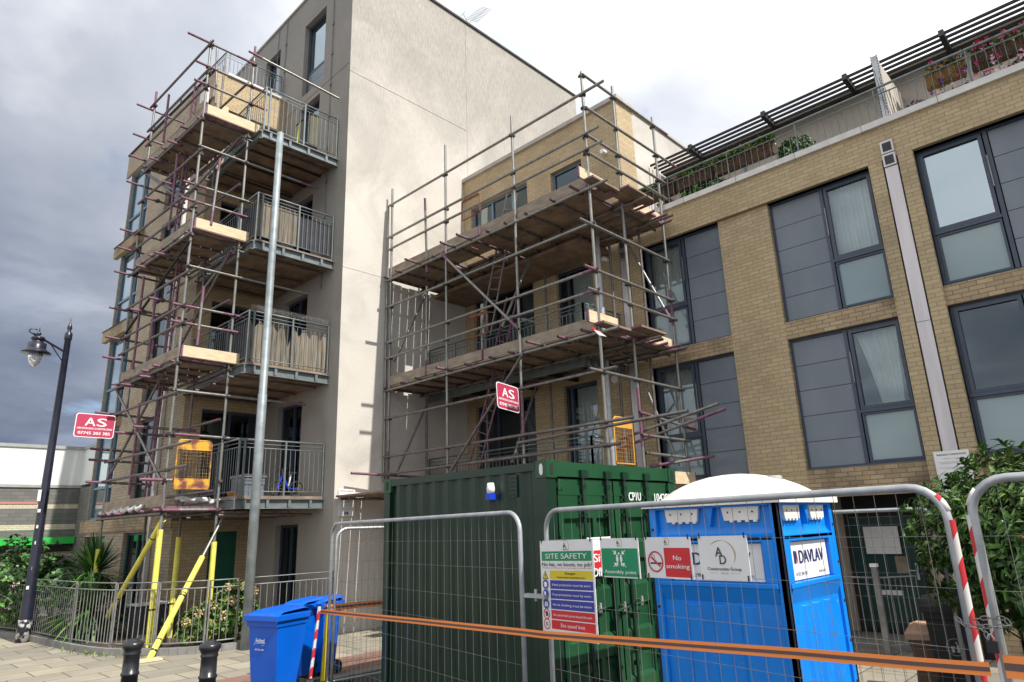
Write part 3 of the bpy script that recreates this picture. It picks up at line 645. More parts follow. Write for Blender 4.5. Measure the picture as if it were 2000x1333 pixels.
mb = MB(); K.box(mb, .2, 6.0, .1, 14.2, -1.1, -1.0, 'unlit_room'); SW.box(mb, 6.3, 8.05, 0.1, 14, -1.0, -.9, 'unlit_room'); mb.build('interior', cor)
for uu, mt, z1 in ((1.12, 'white_coping', 13.9), (.35, 'white_coping', 14.3)):
    mb = MB(); K.box(mb, uu, uu + .09, 0 if uu > 1 else 12.8, z1, .01, .1, mt); 
    if uu < 1: K.box(mb, uu - .08, uu + .18, 13.9, 14.4, .06, .2, mt)
    mb.build('downpipe', cor)
railing(cor, [(8.0, 17.2), (6.3, 17.2), (6.05, 22.5)], 14.85, 15.75)
for (px, py, ya) in ((475, 225, 0),):
    p_ = SW.P(6.28, 13.6, .05); mb = MB(); mb.box(p_.x - .09, p_.x + .09, p_.y - .08, p_.y + .03, p_.z - .14, p_.z + .14, 'toe_pale'); mb.build('wall_lamp', cor)
# ================================================================= FAR BUILDING (left)
far = thing('low_retail_building', 'low white and grey building with green canopy at the far left', 'building', (0, 35, 0))
B3 = Fr((0, 35), (1, 0), (0, -1)); mb = MB()
B3.box(mb, -30, 9.0, 4.5, 6.06, -6, 0, 'white_clad'); mb.box(8.3, 9.4, 28, 35, 4.5, 6.06, 'white_clad'); mb.build('upper_cladding', far)
mb = MB(); B3.box(mb, -30, 9.0, 6.062, 6.2, -6, .06, 'vent_grey'); B3.box(mb, -30, 9.0, 4.38, 4.498, -5, .05, 'vent_grey'); mb.box(8.24, 9.4, 28, 34.93, 6.064, 6.19, 'vent_grey'); mb.build('metal_trim', far)
zs = [0, .35, .6, 1.5, 1.7, 2.62, 2.84, 3.5, 3.68, 4.376]; ms_ = ['grey_block', 'cream_brick'] * 5
mb = MB()
for i in range(9): B3.box(mb, -30, 9.0, zs[i], zs[i + 1], -5, -.001 * i, ms_[i])
B3.box(mb, -30, 6.8, 3.69, 3.78, -.01, .02, 'pink_edge'); mb.box(8.3, 9.4, 28, 34.9, 0, 4.37, 'grey_block'); mb.build('banded_wall', far)
mb = MB(); B3.box(mb, -30, 8.25, 2.02, 2.3, .02, .5, 'canopy_green'); B3.box(mb, -30, 8.25, 1.7, 2.0, .02, .2, 'dark'); mb.build('green_canopy', far)
mb = MB(); mb.box(8.2, 8.296, 28, 28.15, 0, 6.06, 'pink_edge'); mb.build('corner_trim', far)
# ================================================================= SCAFFOLDS
R_ = .0295
class Scaf:
    def __init__(s, root): s.root = root; s.joints = []
    def tube(s, name, p, q, pur=(0, 0), mat='galv', pl=.35, r=R_, lab=None):
        p, q = Vector(p), Vector(q); d = (q - p); ln = d.length; d.normalize(); mb = MB(); a, c = p, q
        if pur[0]: a = p + d * min(pl, ln / 2); mb.tube(p, a, r * 1.004, 'purple', 8, cap='dark')
        if pur[1]: c = q - d * min(pl, ln / 2); mb.tube(c, q, r * 1.004, 'purple', 8, cap='dark')
        mb.tube(a, c, r, mat, 8, cap='dark'); return mb.build(name, s.root, lab)
    def joint(s, p): s.joints.append(Vector(p))
    def finish(s):
        mb = MB(); mb.tube((0, 0, -.035), (0, 0, .035), .040, 'coupler_iron', 8); mb.box(.02, .075, -.03, .03, -.03, .03, 'coupler_iron'); mb.tube((.05, -.05, 0), (.05, .05, 0), .012, 'coupler_iron', 6); mb.tube((-.035, -.03, -.012), (-.035, .045, .014), .03, 'coupler_iron', 6)
        me = None
        js = sorted(s.joints, key=lambda p: (p - CAM).length)
        for i, p in enumerate(js[:100]):
            if me is None: o = mb.build('coupler', s.root); me = o
            else: o = me.copy(); col.objects.link(o)
            o.location = p; o.rotation_euler = (random.uniform(-.1, .1), random.uniform(-.1, .1), random.uniform(0, 6.28))
        rest = js[100:]
        if rest:
            m2 = MB()
            for p in rest: m2.tube(p - UP * .035, p + UP * .035, .042, 'coupler_iron', 6)
            m2.build('coupler', s.root, kind='stuff')
def board(root, a, c, w, z, mat='board', name='scaffold_board', th=.038, endm='purple'):
    """plank from a to c (xy), given width"""
    a = Vector((a[0], a[1], z)); c = Vector((c[0], c[1], z)); d = (c - a).normalized(); n = Vector((-d.y, d.x, 0)); mb = MB()
    dz = random.uniform(-.006, .006); o = a - n * w / 2 + UP * dz
    mb.obox(o, c - a, n * w, UP * th, mat)
    for e in (o - d * .003, o + (c - a) - d * .027): mb.obox(e - n * .002 - UP * .002, d * .03, n * (w + .004), UP * (th + .004), endm)
    return mb.build(name, root)
def toe(root, a, c, z, h=.225, mat='toe_grey', th=.038, ends=True):
    a = Vector((a[0], a[1], z)); c = Vector((c[0], c[1], z)); d = (c - a).normalized(); n = Vector((-d.y, d.x, 0)); mb = MB()
    mb.obox(a, c - a, n * th, UP * h, mat)
    if ends: mb.obox(a - d * .004 - n * .002, d * .03, n * (th + .004), UP * (h + .003), 'purple'); mb.obox(c - d * .026 - n * .002, d * .03, n * (th + .004), UP * (h + .003), 'purple')
    return mb.build('toe_board', root)
# ---- middle scaffold, in front of the brick block
sb = thing('scaffold', 'open scaffold with two boarded lifts behind the green container', 'scaffold', (10.5, 10, 0)); B = Scaf(sb)
XS, YE = 9.38, 6.82; YS = [13.2, 11.04, 8.79, 6.82]; TOP = [10.8, 11.12, 10.8, 10.85]; XE = [10.45, 11.98]
for y, t in zip(YS, TOP): B.tube('standard', (XS, y, 0), (XS, y, t), mat='galv' if y != 13.2 else 'galv')
B.tube('standard', (XS - .03, 13.33, 3.2), (XS - .03, 13.33, 10.3))
B.tube('standard', (XE[0], YE, 0), (XE[0], YE, 11.05), (0, 0)); B.tube('standard', (XE[1], YE, 0), (XE[1], YE, 11.0))
B.tube('standard', (XE[0], YE, 3.4), (XE[0], YE, 4.5), mat='purple', r=R_ * 1.03)
B.tube('standard', (XE[1], YE, 6.0), (XE[1], YE, 6.8), mat='purple', r=R_ * 1.03)
B.tube('standard', (XS, 8.79, 3.6), (XS, 8.79, 4.6), mat='purple', r=R_ * 1.03); B.tube('standard', (XS, 13.2, 2.9), (XS, 13.2, 3.9), mat='purple', r=R_ * 1.03)
for x, y in ((11.6, 9.95), (11.6, 12.1), (10.45, 13.1), (11.6, 8.0), (11.75, 7.3)): B.tube('standard', (x, y, 0), (x, y, 8.7), mat='tube_dull')
LZ = [10.31, 9.4, 9.06, 7.5, 6.57, 6.17, 4.67, 3.76, 3.36]
for i, z in enumerate(LZ):
    e = [.55, .35, .4, .1, .1, .1, .35, .6, .3][i]
    B.tube('ledger', (XS - .05, 13.3, z), (XS - .05, YE - e, z), (0, 1 if i in (4, 5) else 0), mat='tube_dull' if z < 5 else 'galv')
    for y in YS: B.joint((XS, y, z))
B.tube('ledger', (XS - .06, 8.9, 3.62), (XS - .06, 5.2, 3.72), (0, 0), mat='tube_dull')
for z in (8.22, 5.36): B.tube('ledger', (XS - .05, 13.35, z), (XS - .05, YE - .45, z)); B.tube('ledger', (10.45, 13.35, z), (10.45, YE - .6, z), mat='tube_dull'); B.tube('ledger', (11.55, 13.35, z), (11.55, YE - .5, z), mat='tube_dull')
# end frame rails, running to the houses
for i, (z, x0, x1) in enumerate([(10.75, XS - .02, 12.5), (10.0, XS, 12.75), (9.37, XS, 12.5), (8.98, XS, 12.5), (7.45, XS - .45, 12.1), (6.55, XS - .4, 12.06), (6.13, XS - .35, 12.06), (4.64, XS - .45, 12.05)]):
    B.tube('end_rail', (x0, YE - .05, z), (x1, YE - .05, z), (1 if i in (5,) else 0, 1 if i < 4 else 0)); [B.joint((x, YE, z)) for x in (XS, XE[0], XE[1])]
B.tube('end_rail', (XE[0] - .1, YE - .06, 4.02), (12.3, YE - .06, 3.85), (1, 1)); B.tube('end_rail', (XE[0] - .1, YE - .07, 3.6), (12.06, YE - .07, 3.6), (1, 0)); B.tube('end_rail', (XE[0], YE - .06, 3.28), (12.06, YE - .06, 3.26))
B.tube('ledger', (XE[0] + .1, 7.3, 3.62), (XE[0] + .1, 5.3, 3.98), (1, 0)); B.tube('ledger', (11.3, 8.0, 3.52), (11.3, 5.55, 4.0), (1, 1), pl=.6); B.tube('ledger', (11.2, 7.2, 3.1), (11.95, 6.2, 3.25), (1, 1), pl=.5)
# transoms under the lifts, ends poking out beyond the ledger
for z, seed in ((8.27, 1), (5.41, 2)):
    rnd = random.Random(seed); y = 13.25
    while y > 6.5:
        o = rnd.choice([.12, .18, .22, .5]) if y > 7.6 else .3
        B.tube('transom', (XS - o, y, z), (12.03, y, z), (rnd.random() < .8, 0), mat='tube_dull', pl=.22); B.joint((XS, y, z - .04)); B.joint((10.45, y, z - .04)); y -= rnd.choice([.55, .75, .6])
    for k in range(5): B.tube('transom', (10.6 + k * .33, 8.0, z), (10.6 + k * .33, YE - .25 - .1 * (k % 2), z + .04), (0, 1), mat='tube_dull', pl=.28)
for z in (8.30, 5.44):
    k = XS + .13; i = 0
    while k < 12.0:
        if i == 3 and z > 8: board(sb, (k, 13.32), (k, 11.6), .225, z); board(sb, (k, 10.2), (k, 7.0), .225, z)
        else: board(sb, (k, 13.34 - .02 * (i % 3)), (k, 10.1 + .35 * (i % 2)), .225, z); board(sb, (k, 10.05 + .35 * (i % 2)), (k, 6.9 - .1 * (i % 3)), .225, z)
        k += .238; i += 1
    board(sb, (XS - .15, 6.72), (10.9, 6.72), .225, z + .045); board(sb, (XS + .7, 6.5), (10.95, 6.5), .225, z + .08)
    toe(sb, (XS + .0, 13.3), (XS + .0, 9.9), z + .045); toe(sb, (XS + .04, 10.0), (XS + .04, 6.9), z + .045); toe(sb, (XS - .3, YE + .0), (10.0, YE + .0), z + .09, mat='toe_pale'); toe(sb, (10.7, YE + .03), (12.06, YE + .03), z + .04, mat='toe_pale')
# low lift beside the flank wall
for k in range(5): board(sb, (8.22 + k * .24, 13.35), (8.22 + k * .24, 10.9), .225, 2.83)
B.tube('transom', (8.15, 13.2, 2.79), (9.5, 13.2, 2.79), (1, 0), pl=.2); B.tube('transom', (8.1, 11.2, 2.79), (9.6, 11.2, 2.79), (1, 1), pl=.2); toe(sb, (11.2, 6.7), (12.05, 6.7), 2.75, mat='toe_pale')
for k in range(6): board(sb, (9.5 + k * .24, 13.3), (9.5 + k * .24, 10), .225, 2.6)
B.tube('ledger', (8.35, 13.15, 3.35), (10.3, 13.0, 3.3), (1, 1), pl=.7)
# braces
def br(sc_, a, c, pur=(0, 0), mat='galv', name='brace'): sc_.tube(name, a, c, pur, mat)
br(B, at(860, 494, x=XS - .1), at(1013, 643, x=XS - .1), (1, 1)); br(B, at(1022, 690, x=XS - .1), at(880, 920, x=XS - .1), (0, 0), 'tube_dull')
br(B, at(832, 575, x=10.4), at(770, 706, x=XS)); br(B, at(838, 780, x=10.4), at(772, 930, x=XS), (0, 0), 'tube_dull'); br(B, at(1040, 495, x=11), at(980, 640, x=9.9)); br(B, at(1060, 715, x=11.2), at(1000, 905, x=9.9), (0, 0), 'tube_dull')
br(B, at(1227, 480, x=11.8), at(1312, 628, x=11.9), (0, 1)); br(B, at(1255, 742, x=11.8), at(1326, 910, x=11.9)); br(B, at(830, 388, x=XS), at(834, 533, x=XS), (1, 1)); br(B, at(834, 560, x=XS + .1), at(832, 733, x=XS), (0, 1))
B.finish()
def ladder(root_label, a, c, w=.34, mat='purple', rungs=.27, side=None):
    a, c = Vector(a), Vector(c); d = c - a; ln = d.length; d.normalize(); s = Vector(side or (0, 1, 0)); s = (s - d * s.dot(d)).normalized() * w / 2
    t = thing('ladder', root_label, 'ladder', tuple(a), 'scaffold ladders')
    for q in (-s, s): mb = MB(); mb.tube(a + q, c + q, .022, mat, 8); mb.build('stile', t)
    n = int(ln / rungs)
    for i in range(1, n): mb = MB(); p = a + d * i * rungs; mb.tube(p - s, p + s, .013, 'tube_dull', 6); mb.build('rung', t)
    return t
ladder('steel ladder standing between the two boarded lifts of the middle scaffold', at(948, 655, x=10.2), at(1000, 378, x=10.2), mat='tube_dull')
ladder('purple ladder head showing just above the lower toe board of the middle scaffold', at(975, 690, x=10.6), at(1000, 590, x=10.6) + Vector((0, 0, .1)))
ladder('purple ladder rising behind the lower part of the middle scaffold to its first boarded lift', at(925, 915, x=10.2), at(985, 690, x=10.2))
# ---- left scaffold, wrapped round the corner building
sa = thing('scaffold', 'purple ended scaffold of four boarded lifts against the left brick corner and its balconies', 'scaffold', (5.2, 15.8, 0)); A = Scaf(sa)
C1 = Vector((4.88, 14.4, 0)); C2 = Vector((5.95, 14.4, 0)); ud = K.U; CL = C1 + ud * 3.35
def a_(p, z): return Vector((p.x, p.y, z))
A.tube('standard', a_(C1, 0), a_(C1, 13.62), (0, 0)); A.tube('standard', a_(C2, 0), a_(C2, 14.05), (0, 1)); A.tube('standard', a_(CL, 0), a_(CL, 13.9), (0, 1), pl=.6)
Ci = C2 + ud * 1.45 - Vector((.12, 0, 0)); Cj = Vector((5.62, 17.6, 0))
A.tube('standard', a_(Ci, 0), a_(Ci, 14.2), (0, 0), 'tube_dull'); A.tube('standard', a_(Cj, 0), a_(Cj, 12), (0, 0), 'tube_dull')
for z in (13.45, 12.7, 12.25, 10.55, 9.65, 9.2, 7.6, 6.85, 6.45, 4.95, 3.85, 3.4):
    A.tube('ledger', a_(C1 - ud * (.25 if z > 3.9 else 1.1), z) + Vector((-.05, 0, 0)), a_(CL + ud * .15, z) + Vector((-.05, 0, 0)), (0, 1), 'tube_dull'); [A.joint(a_(q, z)) for q in (C1, CL)]
for z in (11.42, 8.52, 5.6, 2.55):
    A.tube('ledger', a_(C1 - ud * .1, z) + Vector((-.05, 0, 0)), a_(CL + ud * .2, z) + Vector((-.05, 0, 0)), (0, 0), 'tube_dull'); A.tube('ledger', a_(C2, z) + Vector((-.1, 0, 0)), a_(C2 + ud * 2.4, z) + Vector((-.1, 0, 0)), (0, 0), 'tube_dull'); [A.joint(a_(q, z)) for q in (C1, CL, C2)]
# rails along the near end
for i, (z, x0, x1, pu) in enumerate([(13.5, C1.x - .55, C2.x + .05, (1, 1)), (12.85, C1.x - .3, 6.35, (1, 1)), (12.35, C1.x - .3, 6.35, (1, 1)), (10.72, C1.x - .05, 7.85, (0, 1)), (9.72, C1.x - .3, 6.2, (1, 0)), (9.32, C1.x - .3, 6.2, (1, 1)),
     (7.78, C1.x - .05, 7.75, (0, 0)), (6.86, C1.x - .25, 6.2, (1, 1)), (6.48, C1.x - .25, 6.2, (1, 1)), (5.02, C1.x - .05, 7.8, (0, 1)), (4.12, C1.x + .05, 6.9, (1, 1)), (2.62, C1.x - .2, 6.25, (1, 1)), (3.2, C1.x - .5, C1.x + .6, (1, 1))]):
    A.tube('end_rail', (x0, 14.35, z), (x1, 14.35, z if i != 10 else z - .02), pu, 'galv', pl=.5); [A.joint((x, 14.38, z)) for x in (C1.x, C2.x)]
A.tube('end_rail', (C2.x - .2, 14.3, 13.75), at(662, 193, x=8.0), (1, 0))
# rails at the far end, poking out to the left
for z in (13.3, 12.4, 11.75, 11.0, 9.65, 9.15, 8.5, 7.55, 6.8, 6.3, 4.95, 4.1, 3.85, 3.35):
    A.tube('end_rail', a_(CL, z) + Vector((-.42, .05, .04)), a_(CL, z) + Vector((1.0, .05, 0)), (1, 1), 'tube_dull', pl=.4)
for z, sd in ((11.5, 1), (8.6, 2), (5.66, 3), (2.62, 4)):
    rnd = random.Random(sd); k = .1
    while k < 3.4:
        q = C1 + ud * k; A.tube('transom', (q.x - rnd.choice([.1, .16, .22]), q.y, z), (q.x + 1.05, q.y, z), (1, 0), 'tube_dull', pl=.2); A.joint((q.x, q.y, z - .06)); k += .62
    for j in range(4): o = .14 + j * .24; q = C1 + Vector((o, 0, 0)); board(sa, q - ud * .05, q + ud * 3.4, .225, z + .03)
    toe(sa, C1 + Vector((.02, 0, 0)) - ud * .02, C1 + Vector((.02, 0, 0)) + ud * 3.3, z + .075)
    if z > 3: toe(sa, (C1.x + .02, 14.3), (6.24, 14.3), z + .09, .235, 'toe_pale'); board(sa, (C1.x, 14.42), (6.2, 14.42), .225, z + .07)
    if z > 3:
        for j in range(9): x = 6.02 + .14 + j * .225; board(sa, (x, 14.05 + .04 * (j % 2)), (x, 16.9), .22, z - .18, endm='board')
        for y in (14.25, 15.2, 16.1, 16.8): A.tube('transom', (5.9, y, z - .23), (8.0, y, z - .23), (0, 1), 'tube_dull', pl=.2)
    else:
        for y in (14.2, 15.0, 15.9, 16.7): A.tube('transom', (5.9, y, z - .12), (8.0, y, z - .12), (0, 1), 'tube_dull', pl=.2)
        for j in range(6): x = 6.1 + j * .3; board(sa, (x, 14.2), (x, 16.9), .225, z - .08, endm='board')
# braces
br(A, at(475, 262, y=14.45), at(350, 402, y=16.5)); br(A, at(455, 489, y=14.45), at(364, 610, y=16.3)); br(A, at(371, 470, y=14.3), at(236, 665, x=4.72), (0, 0), 'dark')
br(A, at(278, 333, x=4.7), at(360, 397, y=16.0), (0, 1)); br(A, at(227, 762, x=4.7), at(318, 945, y=14.4), (1, 0)); br(A, at(355, 660, x=5.3), at(206, 945, x=4.72), (0, 1), 'tube_dull'); br(A, at(430, 310, y=14.3), at(412, 440, y=14.3), (1, 1)); br(A, at(398, 560, y=14.3), at(385, 675, y=14.3), (1, 1)); br(A, at(424, 92, y=14.6), at(420, 235, y=14.6))
for z in (12.9, 11.3, 10.1, 8.35, 7.2, 5.45, 4.5, 3.0):
    A.tube('ledger', a_(C1 + Vector((.95, 0, 0)) - ud * .05, z), a_(CL + Vector((.95, 0, 0)) + ud * .3, z), (1, 1), 'tube_dull')
for z in (11.3, 10.2, 8.4, 7.3, 5.5, 4.4):
    for k in (1.2, 2.3): q = C1 + ud * k; A.tube('transom', (q.x - .3, q.y, z), (q.x + 1.0, q.y, z), (1, 1), 'tube_dull', pl=.3); A.joint((q.x, q.y, z))
for k, z0, z1 in ((1.15, 9.0, 11.0), (2.2, 11.8, 13.2), (1.5, 6.0, 7.6), (2.4, 5.9, 8.2), (1.7, 3.0, 5.0)):
    q = C1 + ud * k; A.tube('standard', (q.x - .06, q.y, z0), (q.x - .06, q.y, z1), (1, 1), 'purple')
br(A, a_(CL, 11.4), a_(C1, 9.3), (1, 0), 'tube_dull'); br(A, a_(CL, 5.8) + Vector((.9, 0, 0)), a_(C1, 8.4) + Vector((.9, 0, 0)), (0, 1), 'tube_dull')
for px in (345, 300, 258): br(A, at(px, 620 + (345 - px), x=5.2), at(px - 12, 720 + (345 - px) * 1.1, x=5.2), (1, 1))
# ground shores with yellow foam sleeves
def sleeve(a, c, label=None):
    a, c = Vector(a), Vector(c); mb = MB(); mb.tube(a, c, .054, 'foam_yellow', 12); n = max(2, int((c - a).length / .6))
    for i in range(1, n):
        if i % 2: m_ = a.lerp(c, i / n); d = (c - a).normalized(); mb.tube(m_ - d * .015, m_ + d * .02, .0555, 'black_tape', 12)
    return mb.build('foam_sleeve', sa, label)
sleeve(a_(C1, .05), a_(C1, 2.25)); sleeve(a_(C2, .05), a_(C2, 1.98)); sleeve(a_(CL, .05), a_(CL, .45)); sleeve(a_(CL, .5), a_(CL, 1.9)); sleeve(a_(Ci, .05), a_(Ci, 2.1))
q0 = Vector((4.62, 13.55, .02)); q1 = at(437, 1008, y=14.42); A.tube('raking_shore', q0, q1); sleeve(q0, q0.lerp(q1, .12)); sleeve(q0.lerp(q1, .13), q0.lerp(q1, .68))
q0 = at(210, 1205, y=16.9); q1 = a_(C1, 2.5) + Vector((.06, 0, 0)); A.tube('raking_shore', q0, q1); sleeve(q0, q0.lerp(q1, .62)); sleeve(q0.lerp(q1, .63), q0.lerp(q1, .97))
for q in (C1, C2, CL, Ci, Vector((4.62, 13.55, 0))): mb = MB(); mb.box(q.x - .2, q.x + .2, q.y - .1, q.y + .1, .014, .05, 'toe_pale'); mb.build('sole_board', sa)
A.finish()
for i, (z0, z1, x) in enumerate(((2.7, 5.9, 5.35), (5.75, 8.8, 5.45), (8.7, 11.8, 5.35), (11.6, 13.6, 5.4))):
    ladder(['purple ladder between the lowest two lifts of the left scaffold', 'ladder between the second and third lifts of the left scaffold', 'ladder below the top lift of the left scaffold', 'short top ladder of the left scaffold rising above its highest boards'][i], (x, 16.9, z0), (x - .12, 16.3, z1), side=(.6, 1, 0))
# ---- ladder gates
def gate(name_, label, p, U, w, h, mat, V=UP, solid=.22, lower=.15):
    t = thing('ladder_gate', label, 'gate', tuple(p), 'ladder trap gates'); U = Vector(U).normalized(); V = Vector(V); n = U.cross(V)
    mb = MB(); P = lambda a, c: p + U * a + V * c; r = .05
    mb.path([P(0, 0), P(w, 0), P(w + .0, .0 + r), P(w, h - r), P(w - r, h), P(r, h), P(0, h - r), P(0, r)], .014, mat, 8, closed=True); mb.tube(P(0, h * (1 - solid)), P(w, h * (1 - solid)), .01, mat, 6)
    if lower: mb.tube(P(0, h * lower), P(w, h * lower), .01, mat, 6)
    mb.build('frame', t); mb = MB(); mb.obox(P(.01, h * (1 - solid)), U * (w - .02), V * (h * solid - .01), n * .006, mat); mb.build('plate', t); mb = MB()
    if lower: mb.obox(P(.01, .01), U * (w - .02), V * (h * lower - .01), n * .006, mat); mb.build('kick_plate', t)
    mb = MB(); k = .05
    while k < w: mb.tube(P(k, h * (lower or .01)), P(k, h * (1 - solid)), .0022, mat, 4); k += .07
    k = h * (lower or 0) + .05
    while k < h * (1 - solid): mb.tube(P(0, k), P(w, k), .0022, mat, 4); k += .07
    mb.build('mesh_grid', t)
gate('g', 'yellow and rust steel mesh gate on the near end of the left scaffold', at(339, 955, y=14.28), (1, 0, 0), .68, .98, 'yellow_rust', lower=.2, solid=.2)
gate('g', 'narrow orange yellow mesh gate above the green container, on the middle scaffold', at(1204, 905, y=6.72), (1, 0, 0), .55, .80, 'orange_mesh', lower=0)
for px, py, lb in ((925, 440, 'rusty mesh ladder gate beside the penthouse windows, on the upper boards'), (938, 670, 'rusty mesh ladder gate above the lower toe board of the middle scaffold')):
    gate('g', lb, at(px - 22, py - 8, x=9.5), (0, -1, 0), .6, .5, 'rust', lower=0, solid=.1)
# ---- scaffolders' signs
def as_sign(label, p, U, V, w, h):
    U, V = Vector(U).normalized(), Vector(V).normalized(); n = U.cross(V); c = Vector(p); t = thing('company_sign', label, 'sign', tuple(c)); mb = MB()
    def rr(w_, h_, r, o, d):
        pts = []
        for (sx, sy, a0) in ((1, 1, 0), (-1, 1, 90), (-1, -1, 180), (1, -1, 270)):
            for k in range(5): a = math.radians(a0 + k * 22.5); pts.append(c + U * (sx * (w_ / 2 - r) + r * math.cos(a)) + V * (sy * (h_ / 2 - r) + r * math.sin(a)) + n * o)
        return pts
    mb.prism(rr(w, h, .06, 0, 0), n * .008, 'sign_white'); mb.prism(rr(w - .035, h - .035, .05, .008, 0), n * .002, 'sign_red'); mb.build('board', t)
    mb = MB(); C = c + n * .012
    text(mb, 'A', C - U * w * .13 + V * h * .16, U, V, h * .34, 'ink_white', w * .26, bold=.006); text(mb, 'S', C + U * w * .16 + V * h * .16, U, V, h * .34, 'ink_white', w * .24, bold=.008)
    text(mb, 'ARMSTRONG SCAFFOLDING', C - V * h * .12, U, V, h * .075, 'ink_white', w * .88, bold=.002); text(mb, '07745 203 385', C - V * h * .31, U, V, h * .12, 'ink_white', w * .8, bold=.004)
    mb.build('lettering', t)
p0 = at(147, 806, y=17.3); p1 = at(223, 858, y=17.3)
as_sign('crimson scaffolding company sign on the left scaffold, beside the street lamp', (p0 + p1) / 2, (1, 0, 0), (.02, 0, 1), .80, .54)
p0 = at(966, 746, y=8.72); p1 = at(1017, 807, y=8.72)
as_sign('crimson scaffolding company sign hung from the middle scaffold', (p0 + p1) / 2, (1, 0, -.10), (-.05, 0, 1), .60, .50)
mb = MB(); mb.prism([at(1153, 638, y=6.6), at(1160, 640, y=6.6), at(1185, 658, y=6.6), at(1170, 655, y=6.6)], (0, .004, 0), 'tape_redwhite'); tag(mb.build('tape_flag'), 'red and white tape end fluttering under the lower lift of the middle scaffold', 'tape')
mb = MB(); rnd = random.Random(3)
for k in range(9):
    a = at(350 + k * 12, 977 + rnd.uniform(-3, 5), y=14.5); mb.path([a + Vector((rnd.uniform(-.15, .0), rnd.uniform(-.1, .2), rnd.uniform(-.02, .04))), a + Vector((.1, .05, rnd.uniform(0, .06))), a + Vector((.28, rnd.uniform(-.1, .15), rnd.uniform(-.02, .03)))], .035, 'cloth_white', 7)
tag(mb.build('plastic_sheet'), 'crumpled white plastic sheeting on the lowest boards of the left scaffold', 'sheeting')
mb = MB()
for k in range(6):
    a = at(205 + k * 14, 1003 - k * 2.5, x=4.78); mb.path([a + Vector((0, -.1, .02)), a + Vector((-.03, .1, -.05)), a + Vector((0, .35, .02))], .045, 'cloth_white', 7)
tag(mb.build('plastic_sheet'), 'loose white plastic sheet hanging at the far left end of the lowest lift', 'sheeting')
# ================================================================= STREET FURNITURE
lp = thing('street_lamp', 'tall navy black heritage street lamp with worn paint at its foot, left of the scaffold', 'street lamp', (3.75, 18.73, 0))
mb = MB(); mb.lathe((3.75, 18.73, 0), [(.135, 0), (.135, .5), (.115, 1.0), (.105, 1.4), (.085, 4.0), (.07, 6.85), (.085, 6.87), (.085, 7.02), (.05, 7.06), (.035, 7.1), (.06, 7.16), (.045, 7.22), (.015, 7.3), (.004, 7.42)], 'lamp_black', 16); mb.build('post', lp)
mb = MB(); mb.lathe((3.75, 18.73, 0), [(.138, .003), (.138, .42), (.127, .6)], 'worn_paint', 16); mb.build('worn_base', lp)
mb = MB(); mb.box(3.60, 3.66, 18.60, 18.65, 3.0, 3.25, 'sign_white'); 
for z in (2.05, 2.4, 2.75, 1.5, 1.1): mb.box(3.66 + random.uniform(-.03, .04), 3.70, 18.617, 18.64, z, z + .07, 'sign_white')
mb.build('sticker_scrap', lp)
mb = MB(); mb.tube((3.72, 18.72, 6.55), (3.02, 18.6, 6.86), .028, 'lamp_black'); mb.tube((3.74, 18.72, 6.25), (3.40, 18.66, 6.68), .014, 'lamp_black', 6); mb.path([Vector((3.02, 18.6, 6.86)) + Vector((-.09 * math.sin(a), 0, .06 - .06 * math.cos(a))) for a in [k * .5 for k in range(9)]], .014, 'lamp_black', 6); mb.build('arm', lp)
lh = (3.13, 18.62, 6.42); mb = MB(); mb.lathe(lh, [(.31, -.02), (.30, 0), (.20, .07), (.19, .10), (.19, .22), (.12, .24), (.12, .30), (.15, .31), (.14, .37), (.03, .39), (.03, .42), (.06, .46), (.02, .50), (.005, .62)], 'lamp_black', 20); mb.build('lamp_head', lp)
mb = MB(); mb.lathe((3.13, 18.62, 6.39), [(.15, 0), (.145, -.1), (.10, -.24), (.03, -.31), (0, -.32)], 'lamp_glass', 16); mb.build('globe', lp)
mb = MB(); mb.lathe((6.21, 13.22, 0), [(.094, 0), (.092, 4.9), (.081, 4.92), (.078, 8.0), (.074, 11.1), (0, 11.12)], 'pole_blue', 18); tag(mb.build('steel_pole'), 'tall plain blue grey steel pole in front of the left balconies', 'pole')
for i, (x, y, z, lb) in enumerate(((2.74, 8.55, 1.03, 'black cast iron bollard at the bottom left, in front of the yellow shore foot'), (3.2, 7.63, 1.03, 'black cast iron bollard nearer the blue bins'))):
    prof = [(.092, 0), (.082, .66), (.092, .665), (.092, .685), (.082, .69), (.080, .86), (.088, .87), (.088, .885), (.082, .895), (.095, .93), (.108, .945), (.110, .975), (.098, .995), (.062, 1.0), (.058, 1.02), (.03, 1.028), (0, 1.03)]
    t = thing('bollard', lb, 'bollard', (x, y, 0), 'black bollards'); mb = MB(); mb.lathe((x, y, 0), prof, 'bollard_black', 22); mb.build('post', t)
# low kerb and railings round the front garden
mb = MB()
pts = [Vector((x, y, 0)) for x, y in RC]
def smooth(pts, n=5):
    o = []
    for i in range(len(pts) - 1):
        p0, p1, p2, p3 = pts[max(i - 1, 0)], pts[i], pts[i + 1], pts[min(i + 2, len(pts) - 1)]
        for k in range(n): t = k / n; o.append(.5 * ((2 * p1) + (-p0 + p2) * t + (2 * p0 - 5 * p1 + 4 * p2 - p3) * t * t + (-p0 + 3 * p1 - 3 * p2 + p3) * t ** 3))
    o.append(pts[-1]); return o
sp = smooth(pts)
for a, c in zip(sp, sp[1:]): d = (c - a); n = Vector((d.y, -d.x, 0)).normalized(); mb.prism([a - n * .06, c - n * .06, c + n * .08, a + n * .08], (0, 0, .13), 'kerb')
tag(mb.build('garden_kerb'), 'low curved grey kerb under the garden railings', 'kerb')
gr = thing('garden_railings', 'curved grey metal railings round the front garden, behind the bollards', 'railings', (5, 14, 0))
def samp(t):
    t = max(0, min(.9999, t)) * (len(sp) - 1); i = int(t); return sp[i].lerp(sp[i + 1], t - i)
